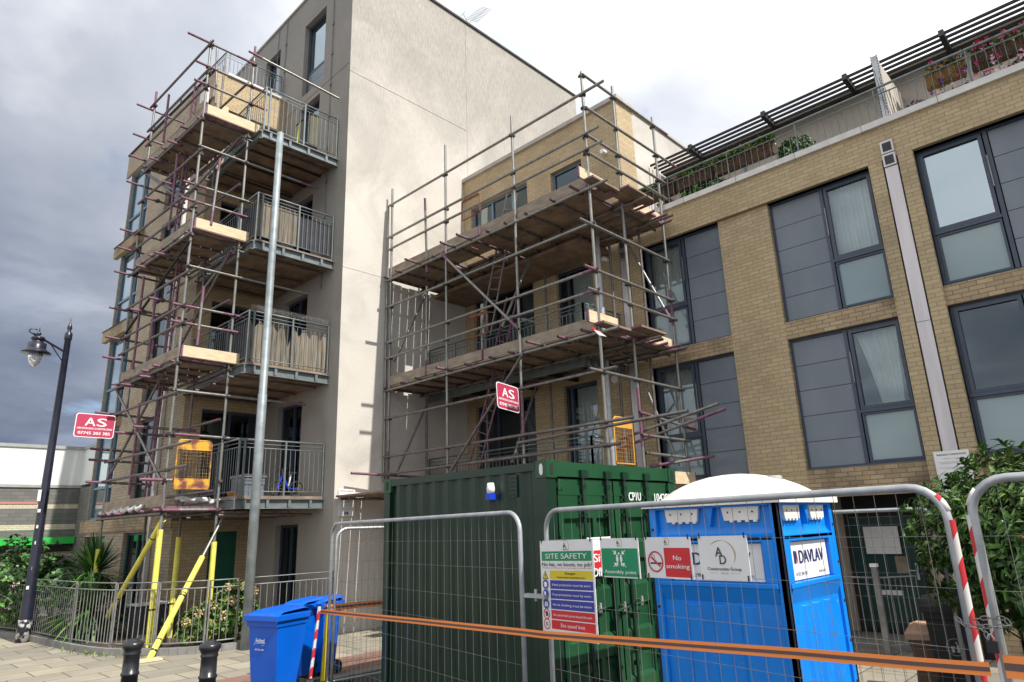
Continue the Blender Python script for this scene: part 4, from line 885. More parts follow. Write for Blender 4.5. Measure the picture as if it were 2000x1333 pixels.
secs = [(0, .11), (.11, .23), (.235, .36), (.365, .485), (.49, .60), (.605, .745), (.755, .865), (.885, 1.0)]
for a, c in secs:
    P_ = [samp(a + (c - a) * k / 6) for k in range(7)]; mb = MB(); zt, zb = 1.28, .2
    mb.path([p + UP * zt for p in P_], .011, 'fence_grey', 5); mb.path([p + UP * (zt - .13) for p in P_], .013, 'fence_grey', 5); mb.path([p + UP * zb for p in P_], .014, 'fence_grey', 5)
    ln = sum((q - p).length for p, q in zip(P_, P_[1:])); n = int(ln / .115)
    for k in range(n + 1):
        q = samp(a + (c - a) * k / n); e = k in (0, n)
        if e: d = (samp(a + .01) - samp(a)).normalized(); mb.obox(q + Vector((-.012, -.012, .1)), (.024, 0, 0), (0, .05, 0), (0, 0, zt - .1), 'fence_grey')
        else: mb.tube(q + UP * zb, q + UP * (zt - .13), .0085, 'fence_grey', 5)
    mb.build('railing_panel', gr)
# ---- wheelie bins
def wheelie(label, p, D, mat, lidm, w=.58, dp=.66, h=1.07, group='blue wheelie bins', logo=None, name='wheelie_bin'):
    p = Vector((p[0], p[1], 0)); D = Vector((D[0], D[1], 0)).normalized(); Wd = Vector((D.y, -D.x, 0)); t = thing(name, label, 'bin', tuple(p), group); hb = h * .93
    def sec(z, w0, d0, d1): return [p + Wd * (-w0 / 2) + D * d0 + UP * z, p + Wd * (w0 / 2) + D * d0 + UP * z, p + Wd * (w0 / 2) + D * d1 + UP * z, p + Wd * (-w0 / 2) + D * d1 + UP * z]
    mb = MB(); L_ = [sec(.06, w * .78, .10, dp * .80), sec(hb * .55, w * .88, .06, dp * .88), sec(hb - .10, w * .93, .035, dp * .93), sec(hb - .10, w * .98, .01, dp * .97), sec(hb, w, 0, dp)]
    vs = [v for s_ in L_ for v in s_]; fs = [(0, 3, 2, 1)]
    for j in range(4): fs += [(4 * j + i, 4 * j + (i + 1) % 4, 4 * j + 4 + (i + 1) % 4, 4 * j + 4 + i) for i in range(4)]
    mb.mesh(vs, fs, mat); body = mb.build('body', t, bevel=.02)
    mb = MB(); lo = [(-.03, hb, 0), (.0, hb + .07, .02), (.10, hb + .11, .04), (.5, hb + .13, .06), (dp - .02, hb + .12, .05), (dp + .05, hb + .02, .03)]
    vs = [];
    for d0, z, ins in lo:
        for sx in (-1, -.55, -.3, 0, .3, .55, 1): vs.append(p + Wd * (sx * (w / 2 + .03 - ins * .7)) + D * d0 + UP * (z - (.03 if abs(sx) == 1 else 0) - (.02 if abs(sx) < .4 and .05 < d0 < dp - .05 else 0)))
    fs = [(j * 7 + i, j * 7 + i + 1, j * 7 + 8 + i, j * 7 + 7 + i) for j in range(5) for i in range(6)]
    mb.mesh(vs, fs, lidm, True); q = [p + Wd * (-w / 2 - .03) + D * -.03 + UP * (hb - .0), ]
    mb.obox(p + Wd * (-w / 2 - .03) + D * -.03 + UP * (hb - .025), Wd * (w + .06), D * (dp + .06), UP * .075, lidm); mb.build('lid', t, bevel=.008)
    mb = MB(); mb.tube(p + Wd * (-w / 2 + .04) + D * (dp + .08) + UP * (hb + .0), p + Wd * (w / 2 - .04) + D * (dp + .08) + UP * (hb + .0), .016, mat, 8)
    for s_ in (-1, 1): mb.obox(p + Wd * (s_ * (w / 2 - .06) - .015) + D * (dp - .02) + UP * (hb - .04), Wd * .03, D * .12, UP * .05, mat)
    mb.build('handle', t)
    for s_ in (-1, 1): mb = MB(); c = p + Wd * (s_ * w * .40) + D * (dp * .88) + UP * .10; mb.tube(c - Wd * .03, c + Wd * .03, .10, 'tyre', 16); mb.tube(c - Wd * .034, c + Wd * .034, .045, mat, 10); mb.build('wheel', t)
    if logo: mb = MB(); logo(mb, p, D, Wd, hb); mb.build('lettering', t)
    return t
def sw_logo(mb, p, D, Wd, hb):
    c = p + D * .02 + UP * (hb - .26) - Wd * .02 - D * .012
    text(mb, 'Southwark', c, Wd, UP, .05, 'ink_white', .17, slant=.3, bold=.0015); mb.path([c - Wd * .10 - UP * .07, c - Wd * .10 - UP * .045, c - Wd * .02 - UP * .035, c + Wd * .1 - UP * .03], .002, 'ink_white', 4); text(mb, 'Council', c - UP * .06 + Wd * .06, Wd, UP, .012, 'ink_white', .05); text(mb, '020 7525 2000', c - UP * .115, Wd, UP, .02, 'ink_white', .16, bold=.001)
f0 = at(474, 1200, z=1.05); f1 = at(551, 1203, z=1.05); wd = (f1 - f0).normalized(); Db = Vector((-wd.y, wd.x, 0)); mid = (f0 + f1) / 2
wheelie('blue wheelie bin standing in front, with the council lettering in white', (mid.x, mid.y), Db, 'bin_blue', 'bin_blue', dp=.58, logo=sw_logo)
c = at(570, 1182, z=1.05); wheelie('blue wheelie bin just behind the front one, left of the fence post', (c.x, c.y), Db, 'bin_blue', 'bin_blue', w=.41, dp=.44)
c = at(611, 1178, z=1.05); wheelie('blue wheelie bin seen through the mesh, right of the fence post', (c.x, c.y), Db, 'bin_blue', 'bin_blue', w=.41, dp=.44)
def tidy(mb, p, D, Wd, hb):
    c = p + D * .045 + UP * (hb - .38) - D * .02; ring(mb, c, Wd, UP, .085, .09, 'vent_grey', 30)
    mb.prism([c - Wd * .045 + UP * .01, c - Wd * .01 + UP * .01, c - Wd * .015 - UP * .055, c - Wd * .04 - UP * .055], -D * .002, 'vent_grey'); mb.prism([c + Wd * .012 + UP * .03, c + Wd * .03 + UP * .03, c + Wd * .045 - UP * .055, c + Wd * .01 - UP * .055], -D * .002, 'vent_grey'); ring(mb, c + Wd * .015 + UP * .045, Wd, UP, 0, .01, 'vent_grey', 10)
c = at(1850, 1180, z=1.07); wheelie('large black wheelie bin under the glossy bush', (c.x, c.y), (1, .25), 'bin_black', 'bin_black', w=.52, dp=.7, group='household bins', logo=tidy)
c = at(1806, 1242, z=.66); wheelie('small brown food bin with tan lid beside the black bin', (c.x, c.y), (1, .2), 'bin_brown', 'bin_brown_lid', w=.36, dp=.4, h=.68, group='household bins')
# ---- steel container
X0_, X1_, Y0_, Y1_, ZT = 5.52, 8.15, 4.85, 7.85, 2.76
ct = thing('shipping_container', 'dark green steel storage container behind the mesh fence', 'container', (6.8, 6.2, 0))
mb = MB(); vs = []; prof = []; k = 0; y = Y0_ + .16
while y < Y1_ - .2:
    prof += [(y, .0), (y + .07, .0), (y + .12, .045), (y + .20, .045)]; y += .25
prof = [(a, c_) for a, c_ in prof if a < Y1_ - .12]
for a, c_ in prof: vs += [(X0_ + .012 + c_, a, .16), (X0_ + .012 + c_, a, ZT - .1)]
mb.mesh(vs, [(2 * i, 2 * i + 1, 2 * i + 3, 2 * i + 2) for i in range(len(prof) - 1)], 'box_dark_shaded'); mb.box(X1_ - .03, X1_, Y0_ + .1, Y1_ - .1, .1, ZT - .1, 'box_green'); mb.box(X0_ + .1, X1_ - .1, Y1_ - .04, Y1_ - .01, .1, ZT - .1, 'box_green'); mb.box(X0_ + .02, X1_ - .02, Y0_ + .05, Y1_ - .02, ZT - .06, ZT - .03, 'box_green'); mb.build('corrugated_wall', ct)
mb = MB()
for z0, z1 in ((0.03, .16), (ZT - .10, ZT - .012)): mb.box(X0_, X0_ + .06, Y0_ + .17, Y1_ - .15, z0, z1, 'box_dark_shaded'); mb.box(X0_ + .17, X1_ - .17, Y1_ - .06, Y1_, z0, z1, 'box_green'); mb.box(X1_ - .06, X1_, Y0_ + .17, Y1_ - .15, z0, z1, 'box_green')
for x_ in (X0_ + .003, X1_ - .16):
    mb.box(x_, x_ + .157, Y0_ + .012, Y0_ + .16, .14, ZT - .19, 'box_green' if x_ > 6 else 'box_dark_shaded'); mb.box(x_, x_ + .157, Y1_ - .13, Y1_ - .003, .14, ZT - .19, 'box_dark_shaded')
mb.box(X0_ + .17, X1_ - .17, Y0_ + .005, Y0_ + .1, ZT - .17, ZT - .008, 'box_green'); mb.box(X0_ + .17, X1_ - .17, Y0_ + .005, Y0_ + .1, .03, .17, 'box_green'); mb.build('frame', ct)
def casting(x, y, z):
    mb = MB(); mb.box(x, x + .17, y, y + .165, z, z + .185, 'box_green')
    sx = -.003 if x < 6 else .17; sy = -.003 if y < 6 else .165
    def oval(c, U, V): return [Vector(c) + Vector(U) * (.026 * math.cos(a)) + Vector(V) * (.045 * math.sin(a) + .018 * (1 if math.sin(a) > 0 else -1)) for a in [k * math.pi / 8 for k in range(16)]]
    mb.prism(oval((x + sx, y + .08, z + .09), (0, 1, 0), (0, 0, 1)), (.002, 0, 0), 'dark' if y > 6 or z < 1 else 'sign_white'); mb.prism(oval((x + .085, y + sy, z + .09), (1, 0, 0), (0, 0, 1)), (0, .002, 0), 'dark'); mb.build('corner_casting', ct)
for x in (X0_ - .005, X1_ - .165):
    for y in (Y0_ - .005, Y1_ - .16):
        for z in (0, ZT - .185): casting(x, y, z)
for s_, (a, c_) in enumerate(((X0_ + .20, 6.735), (6.76, X1_ - .20))):
    mb = MB(); rows = [(.2, 0), (.36, 0), (.40, .045), (.62, .045), (.66, 0), (.86, 0), (.90, .045), (1.12, .045), (1.16, 0), (1.36, 0), (1.40, .045), (1.62, .045), (1.66, 0), (1.84, 0), (1.88, .045), (2.10, .045), (2.14, 0), (ZT - .19, 0)]
    for u0, u1, dd in ((a, a + .09, 0), (a + .09, a + .60, 1), (a + .60, a + .67, 0), (a + .67, c_ - .1, 1), (c_ - .1, c_, 0)):
        for (z0, d0), (z1, d1) in zip(rows, rows[1:]): y0, y1 = Y0_ + .03 + d0 * dd, Y0_ + .03 + d1 * dd; mb.face([(u0, y0, z0), (u1, y0, z0), (u1, y1, z1), (u0, y1, z1)], 'box_green')
        if dd:
            for u in (u0, u1):
                for i in range(0, len(rows) - 1):
                    if rows[i][1] > 0 or rows[i + 1][1] > 0: mb.face([(u, Y0_ + .03, rows[i][0]), (u, Y0_ + .03 + rows[i][1], rows[i][0]), (u, Y0_ + .03 + rows[i + 1][1], rows[i + 1][0]), (u, Y0_ + .03, rows[i + 1][0])], 'box_green')
    mb.box(a, c_, Y0_ + .026, Y0_ + .08, ZT - .37, ZT - .34, 'box_green'); dr = mb.build('door', ct)
    for x in ([6.14, 6.60] if s_ == 0 else [6.95, 7.43]):
        mb = MB(); mb.tube((x, Y0_ - .0, .12), (x, Y0_ - .0, ZT - .1), .021, 'box_dark_shaded', 10)
        for z in (ZT - .13, .12): mb.box(x - .06, x + .06, Y0_ - .035, Y0_ + .02, z - .05, z + .04, 'box_dark_shaded')
        for z in (ZT - .3, ZT - .62, 1.9, 1.5, 1.0, .5): mb.box(x - .035, x + .035, Y0_ - .02, Y0_ + .03, z, z + .05, 'box_dark_shaded')
        for k in range(4): mb.box(x - .075, x - .045, Y0_ - .01, Y0_ + .03, ZT - .4 - k * .07, ZT - .37 - k * .07, 'box_dark_shaded')
        lb_ = mb.build('locking_bar', dr); zh = 1.12 if x in (6.60, 7.43) else 1.15
        q = MB(); q.tube((x, Y0_ - .03, zh), (x + .24, Y0_ - .03, zh + .02), .012, 'box_green', 6); q.box(x + .10, x + .16, Y0_ - .04, Y0_ + .02, zh - .02, zh + .05, 'galv'); q.tube((x + .13, Y0_ - .04, zh + .02), (x + .13, Y0_ - .04, zh + .08), .014, 'vent_grey', 8); q.build('handle', lb_)
    for z in (2.5, 1.9, 1.2, .6, .25):
        hx = a - .04 if s_ == 0 else c_ - .02; q = MB(); q.tube((hx + .03, Y0_ - .005, z - .06), (hx + .03, Y0_ - .005, z + .06), .022, 'box_green', 8); q.box(hx - .0, hx + .12, Y0_ - .0, Y0_ + .03, z - .03, z + .03, 'box_green'); q.build('hinge', dr)
mb = MB(); q = at(1238, 970, y=4.86); text(mb, 'CP1U', (q.x, 4.846, q.z), (1, 0, 0), UP, .10, 'ink_white', .26, bold=.004); q = at(1284, 972, y=4.86); text(mb, '104297 4', (q.x + .16, 4.846, q.z), (1, 0, 0), UP, .10, 'ink_white', .50, bold=.004); mb.build('lettering', ct)
mb = MB(); q = at(961, 961, x=X0_ - .03); mb.box(X0_ - .1, X0_ + .01, q.y - .04, q.y + .04, q.z - .09, q.z - .02, 'scooter_blue'); mb.lathe((X0_ - .05, q.y, q.z - .02), [(.045, 0), (.05, .05), (.038, .12), (0, .12)], 'sign_white', 14); tag(mb.build('power_socket'), 'white and blue power socket on the side of the green container', 'socket')
mb = MB(); q = at(1003, 950, x=X0_); mb.box(X0_ - .01, X0_ + .03, q.y - .06, q.y + .06, q.z - .12, q.z + .12, 'box_dark_shaded'); [mb.box(X0_ - .016, X0_ - .01, q.y - .04, q.y + .04, q.z - .1 + k * .045, q.z - .085 + k * .045, 'dark') for k in range(5)]; mb.build('vent', ct)
mb = MB(); a = at(1158, 1050, y=4.80); c_ = at(1192, 1103, y=4.80)
mb.box(a.x - .12, c_.x + .03, 4.79, 4.80, c_.z - .05, a.z, 'sign_white'); mb.box(a.x - .10, c_.x + .01, 4.785, 4.79, c_.z - .03, a.z - .14, 'sig_red'); sg = mb.build('site_office_sign'); tag(sg, 'white and red site office sign on the container door', 'sign')
mb = MB(); xc = (a.x + c_.x) / 2 - .045; text(mb, 'Site', (xc, 4.783, a.z - .22), (1, 0, 0), UP, .09, 'ink_white', .26, bold=.005); text(mb, 'Office', (xc, 4.783, a.z - .37), (1, 0, 0), UP, .09, 'ink_white', .33, bold=.005); mb.build('lettering', sg)
# ---- portable toilet
TX, TY, TW, TD = 5.48, 2.355, 1.20, 1.22; ty = thing('portable_toilet', 'blue portable toilet with white domed roof between the container and the bush', 'portable toilet', (6.1, 3.0, 0))
FA = Fr((TX, TY), (0, 1), (-1, 0)); FB = Fr((TX, TY), (1, 0), (0, -1)); tb = 'toilet_blue'
def tface(F, w, door):
    mb = MB(); zt = 2.2; d = .05
    F.box(mb, 0, .07, .08, zt, -.05, 0, tb); F.box(mb, w - .07, w, .08, zt, -.05, 0, tb); F.box(mb, .07, w - .07, 2.17, zt, -.05, 0, tb); F.box(mb, .07, w - .07, .08, .2, -.05, 0, tb)
    F.quad(mb, .07, w - .07, .2, 1.56, -.03, tb); F.quad(mb, .07, w - .07, 1.56, 2.17, -d, tb)
    # curved shelf above the sign recess
    vs = []
    for i in range(9):
        a = i / 8 * math.pi / 2
        for u in (.07, w - .07): vs.append(F.P(u, 2.00 - .07 * math.sin(a) + .0, -.05 + .05 * (1 - math.cos(a))))
    mb.mesh(vs, [(2 * i, 2 * i + 1, 2 * i + 3, 2 * i + 2) for i in range(8)], tb, True); F.quad(mb, .07, w - .07, 1.90, 1.93, 0, tb); F.box(mb, .07, .17, 1.56, 1.93, -.05, 0, tb); F.box(mb, w - .17, w - .07, 1.56, 1.93, -.05, 0, tb); F.box(mb, .17, w - .17, 1.88, 1.93, -.05, 0, tb)
    F.box(mb, .07, w - .07, 1.52, 1.56, -.05, .012, tb); 
    vs = [F.P(.07, 1.52, .012), F.P(w - .07, 1.52, .012), F.P(w - .07, 1.40, -.03), F.P(.07, 1.40, -.03)]; mb.face(vs, tb)
    for c in (w * .30, w * .5, w * .70):     # moulded vertical ribs
        vs = []
        for z in (.2, 1.38):
            for du, dw in ((-.075, -.03), (-.04, .002), (.04, .002), (.075, -.03)): vs.append(F.P(c + du, z, dw))
        mb.mesh(vs, [(i, i + 1, i + 5, i + 4) for i in range(3)] + [(4, 5, 6, 7)], tb)
    mb.prism([F.P(w * .5 - .04, 2.17, -.05), F.P(w * .5 + .04, 2.17, -.05), F.P(w * .5, 2.01, -.05)], F.Nn * .05, tb)
    f = mb.build('side_wall', ty, bevel=.006)
    for c in (w * .27, w * .73):
        mb = MB(); p_ = [F.P(c - .17, 2.18, -.045), F.P(c + .17, 2.18, -.045), F.P(c + .15, 2.06, -.045), F.P(c - .15, 2.06, -.045)]; mb.prism(p_, F.Nn * .03, 'toilet_white')
        for k in range(4): F.box(mb, c - .14 + k * .07, c - .11 + k * .07, 2.045, 2.07, -.045, -.013, 'toilet_white')
        for k in (-.11, 0, .11): F.box(mb, c + k - .006, c + k + .006, 2.12, 2.135, -.015, -.012, 'dark')
        mb.build('vent', f)
    mb = MB(); F.box(mb, .19, w - .19, 1.57, 1.87, -.05, -.035, 'sign_white'); pl = mb.build('name_plate', f); mb = MB(); s_ = 1 if F is FB else -1
    U = F.U * s_; 
    text(mb, 'DAVLAV', F.P(w * .5 + .05 * s_, 1.75, -.032), U, UP, .105, 'navy', w * .44, bold=.007); q = F.P(w * .5 - s_ * w * .235, 1.75, -.032); mb.prism([q - U * .04 - UP * .05, q - U * .0 - UP * .05, q + U * .02 + UP * .02, q - U * .005 + UP * .05, q - U * .04 + UP * .05], F.Nn * .001, 'navy'); mb.prism([q + U * .012 + UP * .05, q + U * .022 + UP * .05, q + U * .035 - UP * .05, q + U * .025 - UP * .05], F.Nn * .001, 'sig_red')
    text(mb, '01375 398 398', F.P(w * .5 - .2 * s_, 1.615, -.032), U, UP, .028, 'ink_black', .23); text(mb, 'davlav.com', F.P(w * .5 + .25 * s_, 1.615, -.032), U, UP, .028, 'ink_black', .16); mb.build('lettering', pl)
    return f
tface(FA, TD, 0); tface(FB, TW, 1)
mb = MB(); mb.box(TX + TW - .05, TX + TW, TY + .05, TY + TD, .08, 2.2, tb); mb.box(TX + .05, TX + TW - .05, TY + TD - .05, TY + TD, .08, 2.2, tb); mb.build('back_wall', ty)
for q in ((TX - .004, TX + .006, TY - .004, TY + .006), (TX - .008, TX + .008, TY + TD, TY + TD + .01), (TX + TW, TX + TW + .01, TY - .008, TY + .008)): mb = MB(); mb.box(*q, .08, 2.2, 'dark'); mb.build('edge_trim', ty)
mb = MB(); 
for k in range(6):
    for q in (FB.P(TW - .03, .35 + k * .33, .0), FA.P(TD - .03, .35 + k * .33, 0)): mb = MB(); mb.lathe(q, [(.013, -.008), (.013, .008), (0, .012)], 'dark', 8); mb.build('bolt', ty)
mb = MB(); mb.box(TX - .02, TX + TW + .02, TY - .02, TY + TD + .02, .01, .08, 'vent_grey'); mb.build('base_skid', ty)
mb = MB(); n = 14; vs = []
for j in range(n + 1):
    for i in range(n + 1):
        a, c_ = i / n * 2 - 1, j / n * 2 - 1; x = TX + TW / 2 + a * (TW / 2 + .05); y = TY + TD / 2 + c_ * (TD / 2 + .05)
        ea = max(abs(a), abs(c_)); r2 = (abs(a) ** 2.6 + abs(c_) ** 2.6)
        rr_ = (abs(a) ** 3 + abs(c_) ** 3) ** (1 / 3); z = 2.245 + .235 * max(0, 1 - min(1, rr_) ** 2.1) ** .85 * (1 if ea < .999 else 0)
        vs.append((x, y, z))
mb.mesh(vs, [(j * (n + 1) + i, j * (n + 1) + i + 1, (j + 1) * (n + 1) + i + 1, (j + 1) * (n + 1) + i) for j in range(n) for i in range(n)], 'toilet_white', True)
mb.box(TX - .05, TX + TW + .05, TY - .05, TY + TD + .05, 2.19, 2.242, 'toilet_white'); rf = mb.build('roof', ty)
mb = MB(); q = at(1512, 935, x=6.1); mb.lathe((6.1, q.y, 2.27), [(.07, 0), (.07, .16), (.06, .17), (0, .17)], 'vent_grey', 16); mb.build('vent_pipe', rf)
# ---- mesh fence panels
def fence(label, a, c, z0=.12, z1=2.2, wires=30, hz=(1.95, 1.70, 1.42, 1.16, .90, .64, .38), tape=(0, 0), r=.022, group='mesh fence panels'):
    a = Vector((a[0], a[1], 0)); c = Vector((c[0], c[1], 0)); d = (c - a); ln = d.length; d.normalize(); t = thing('mesh_fence_panel', label, 'fence panel', tuple(a), group); R = .17
    P = lambda u, z: a + d * u + UP * z
    pts = [P(0, z0 - .08)] + [P(0, z1 - R)] + [P(R - R * math.cos(k * math.pi / 12), z1 - R + R * math.sin(k * math.pi / 12)) for k in range(1, 6)] + [P(R, z1)] + [P(ln - R, z1)] + [P(ln - R + R * math.sin(k * math.pi / 12), z1 - R + R * math.cos(k * math.pi / 12)) for k in range(1, 6)] + [P(ln, z1 - R), P(ln, z0 - .08)]
    mb = MB(); mb.path(pts, r, 'galv_bright', 10); mb.tube(P(r, z0), P(ln - r, z0), r * .9, 'galv_bright', 8); mb.build('frame', t)
    mb = MB(); w_ = .0018
    for k in range(1, wires): u = ln * k / wires; top = z1 if R < u < ln - R else z1 - R + math.sqrt(max(0, R * R - (R - min(u, ln - u)) ** 2)); mb.tube(P(u, z0), P(u, top), w_, 'galv', 4)
    n_ = d.cross(UP) * .006
    for z in hz: mb.tube(P(0, z) + n_, P(ln, z) + n_, w_, 'galv', 4)
    mb.build('wire_mesh', t)
    for u, on in ((0, tape[0]), (ln, tape[1])):
        if on: mb = MB(); q = d * (-.011 if u == 0 else .011); mb.tube(P(u, z0) + q, P(u, z1 - R) + q, r * .9, 'tape_redwhite', 10); s0 = pts[2:5] if u == 0 else pts[11:14]; mb.path([p_ + q for p_ in s0], r * .9, 'tape_redwhite', 10); mb.build('barrier_tape', t)
    for u in (0, ln): mb = MB(); q = P(u, 0); mb.obox(q - d * .11 - d.cross(UP) * .33, d * .22, d.cross(UP) * .66, UP * .12, 'rubber'); mb.build('foot_block', t)
    return t
PA, PB = (5.32, 8.82), (4.60, 4.40); fence('mesh fence panel in front of the dark side of the green container', PA, PB, wires=33)
QB, QE = (4.67, 4.14), (4.07, .87); fence('mesh fence panel carrying the four signs', QB, QE, tape=(0, 1), wires=28)
fence('mesh fence panel cut by the right edge, in front of the bush', (4.02, .75), (3.85, -2.75), tape=(1, 0), wires=28, z1=2.22)
fence('mesh fence panel turning back from the bins behind the container', (5.38, 8.80), (8.9, 8.45), wires=34, z1=2.13, hz=(1.9, 1.66, 1.4, 1.14, .86, .6, .36))
q = at(1825, 993, x=8.75); fence('rear mesh fence panel between the blue toilet and the houses', (8.75, q.y), (8.75, q.y + 3.5), z1=q.z, wires=30)
for zc in (1.46,): mb = MB(); mb.box(4.595, 4.675, 4.13, 4.41, zc, zc + .03, 'galv_bright'); mb.tube((4.64, 4.27, zc - .03), (4.64, 4.27, zc + .07), .014, 'galv_bright', 8); tag(mb.build('fence_clip'), 'steel clip joining the two mesh fence panels at the container corner', 'clip')
# left end post wrapped, with yellow prop
mb = MB(); mb.tube(at(624, 1185, x=5.22), at(606, 1325, x=5.12), .024, 'tape_redwhite', 8); tag(mb.build('wrapped_pole'), 'pole wrapped in red and white tape leaning on the left fence post by the bins', 'pole')
mb = MB(); mb.tube((5.36, 8.93, 1.0), (5.33, 8.95, .1), .03, 'sig_yellow', 8); tag(mb.build('yellow_prop'), 'short yellow prop standing behind the left fence post', 'prop')
# orange webbing along the front
def strap(pts, w, name, label):
    mb = MB(); n = len(pts)
    for (f0_, f1_, mt, off) in ((-.5, .5, 'webbing_orange', 0), (-.16, .16, 'webbing_brown', -.003)):
        vs = []
        for i, p_ in enumerate(pts):
            p_ = Vector(p_); t_ = (Vector(pts[min(i + 1, n - 1)]) - Vector(pts[max(i - 1, 0)])).normalized(); nn = t_.cross(UP).normalized(); 
            if nn.dot(CAM - p_) < 0: nn = -nn
            for f_ in (f0_, f1_): vs.append(p_ + UP * (f_ * w) - nn * off)
        mb.mesh(vs, [(2 * i, 2 * i + 1, 2 * i + 3, 2 * i + 2) for i in range(n - 1)], mt)
    return tag(mb.build(name), label, 'webbing')
def onplane(px, py, a, c, off=0):
    a = Vector(a); c = Vector(c); d = (c - a).normalized(); n = Vector((d.y, -d.x)); 
    if n.dot(Vector((CAM.x, CAM.y)) - a) < 0: n = -n
    o = a + n * off; r = ROT @ Vector((px - 1000, -(py - 666.5), -FPX)); t = (n.dot(o) ) / (n.dot(Vector((r.x, r.y)))); return CAM + r * t
sp_ = [onplane(622, 1194, PA, PB, .04), onplane(820, 1214, PA, PB, .04), onplane(1028, 1236, PA, PB, .04)] + [onplane(x_, y_, QB, QE, .07) for x_, y_ in ((1060, 1240), (1300, 1258), (1560, 1277), (1780, 1296), (1934, 1308))]
strap(sp_, .060, 'orange_webbing', 'orange webbing with brown stripe strung along the front of the mesh fences')
strap([Vector((5.30, 8.92, 1.06)), Vector((6.2, 8.82, 1.05)), Vector((8.6, 8.5, 1.12))], .085, 'orange_webbing', 'short orange webbing behind the left fence panel, lit by the sun')
strap([onplane(1962, 1302, (4.02, .75), (3.85, -2.75), .05), Vector((3.9, -2.9, 1.38))], .098, 'orange_webbing', 'end of orange webbing at the right edge of the picture')
# chain and padlock
ch = thing('chain', 'steel chain and padlock tying the two right fence panels together', 'chain', (4.0, .66, 1.5)); cp = [at(1868, 1208, x=3.98), at(1885, 1222, x=3.96), at(1905, 1226, x=3.95), at(1922, 1224, x=3.95), at(1945, 1224, x=3.95), at(1975, 1222, x=3.95), at(1962, 1208, x=3.97), at(1930, 1207, x=3.97), at(1900, 1210, x=3.97), at(1925, 1236, x=3.95), at(1930, 1248, x=3.95)]
for i, (p_, q_) in enumerate(zip(cp, cp[1:])):
    n_ = max(1, round((q_ - p_).length / .029))
    for k in range(n_):
        c_ = p_.lerp(q_, (k + .5) / n_); t_ = (q_ - p_).normalized(); s_ = t_.cross(UP if k % 2 else Vector((1, 0, 0))).normalized(); mb = MB(); mb.path([c_ + t_ * (.019 * math.cos(a)) + s_ * (.009 * math.sin(a)) for a in [j * math.pi / 5 for j in range(10)]], .003, 'galv', 5, closed=True); mb.build('link', ch)
mb = MB(); c_ = at(1938, 1262, x=3.95); mb.box(c_.x - .01, c_.x + .012, c_.y - .022, c_.y + .022, c_.z - .03, c_.z + .02, 'dark'); mb.path([c_ + Vector((0, .014 * math.cos(a), .02 + .03 * math.sin(a))) for a in [j * math.pi / 6 for j in range(7)]], .004, 'galv_bright', 5); mb.build('padlock', ch)
# ---- signs on the fence
dB = (Vector(QE) - Vector(QB)).normalized(); UB = Vector((dB.x, dB.y, 0)); NB = Vector((dB.y, -dB.x, 0)); NB = NB if NB.dot(CAM - Vector((*QB, 0))) > 0 else -NB
class Sign:
    def __init__(s, name, label, tl, tr, bl):
        P_ = [onplane(*q, QB, QE, .03) for q in (tl, tr, bl)]; s.U = (P_[1] - P_[0]); s.w = s.U.length; s.U.normalize(); s.h = P_[0].z - P_[2].z; s.V = UP; s.n = s.U.cross(UP); 
        if s.n.dot(NB) < 0: s.n = -s.n
        s.o = Vector((P_[0].x, P_[0].y, P_[0].z)); s.V = (UP + s.U * random.uniform(-.01, .01)).normalized(); s.t = thing(name, label, 'sign', tuple(s.o)); s.mb = MB(); s.pic = MB()
        s.mb.obox(s.P(0, 1, 0), s.U * s.w, s.V * s.h, s.n * -.005, 'sign_white')
    def P(s, u, v, e=.001): return s.o + s.U * (u * s.w) - s.V * (v * s.h) + s.n * e     # u right 0..1, v down 0..1
    def rect(s, u0, u1, v0, v1, mat, e=.001): s.pic.mesh([s.P(u0, v1, e), s.P(u1, v1, e), s.P(u1, v0, e), s.P(u0, v0, e)], [(0, 1, 2, 3)], mat)
    def poly(s, pts, mat, e=.002): s.pic.mesh([s.P(u, v, e) for u, v in pts], [tuple(range(len(pts)))], mat)
    def txt(s, st, u, v, h, mat, w=None, bold=0): text(s.pic, st, s.P(u, v, .003), s.U, s.V, h * s.h, mat, None if w is None else w * s.w, bold)
    def ring(s, u, v, r0, r1, mat, e=.002, n=28, **k): ring(s.pic, s.P(u, v, e), s.U, s.V, r0 * s.w, r1 * s.w, mat, n, **k)
    def logo(s, u, v, r):
        s.ring(u, v, r * .92, r, 'sig_gold', n=24, a0=-1.0, a1=2.2); text(s.pic, 'A', s.P(u, v, .003) + s.V * r * s.w * .15 - s.U * r * s.w * .2, s.U, s.V, r * s.w * .75, 'ink_black', r * s.w * .8); text(s.pic, 'D', s.P(u, v, .003) - s.V * r * s.w * .35, s.U, s.V, r * s.w * .7, 'ink_black', r * s.w * .7)
    def done(s):
        s.mb.build('board', s.t); s.pic.build('print', s.t); mb = MB()
        for u, v in ((.04, .01), (.96, .01), (.04, .97), (.96, .97)): mb.obox(s.P(u, v, .002) - s.U * .003 - s.V * .012, s.U * .006, s.V * .035, s.n * .006, 'dark')
        mb.build('cable_tie', s.t)
s = Sign('safety_sign', 'tall white site safety sign with coloured rows, hung on the fence at the left', (1054, 1057), (1157, 1053), (1060, 1243))
s.logo(.5, .062, .07); s.txt('Construction Group', .5, .098, .008, 'ink_black', .16)
s.rect(.03, .97, .115, .215, 'sig_green'); s.txt('SITE SAFETY', .5, .165, .055, 'ink_white', .78, .002); s.txt('No hat, no boots, no job!', .5, .25, .038, 'ink_black', .93, .0012); s.txt('All visitors and delivery drivers must report to the site office', .5, .287, .012, 'sig_red', .92)
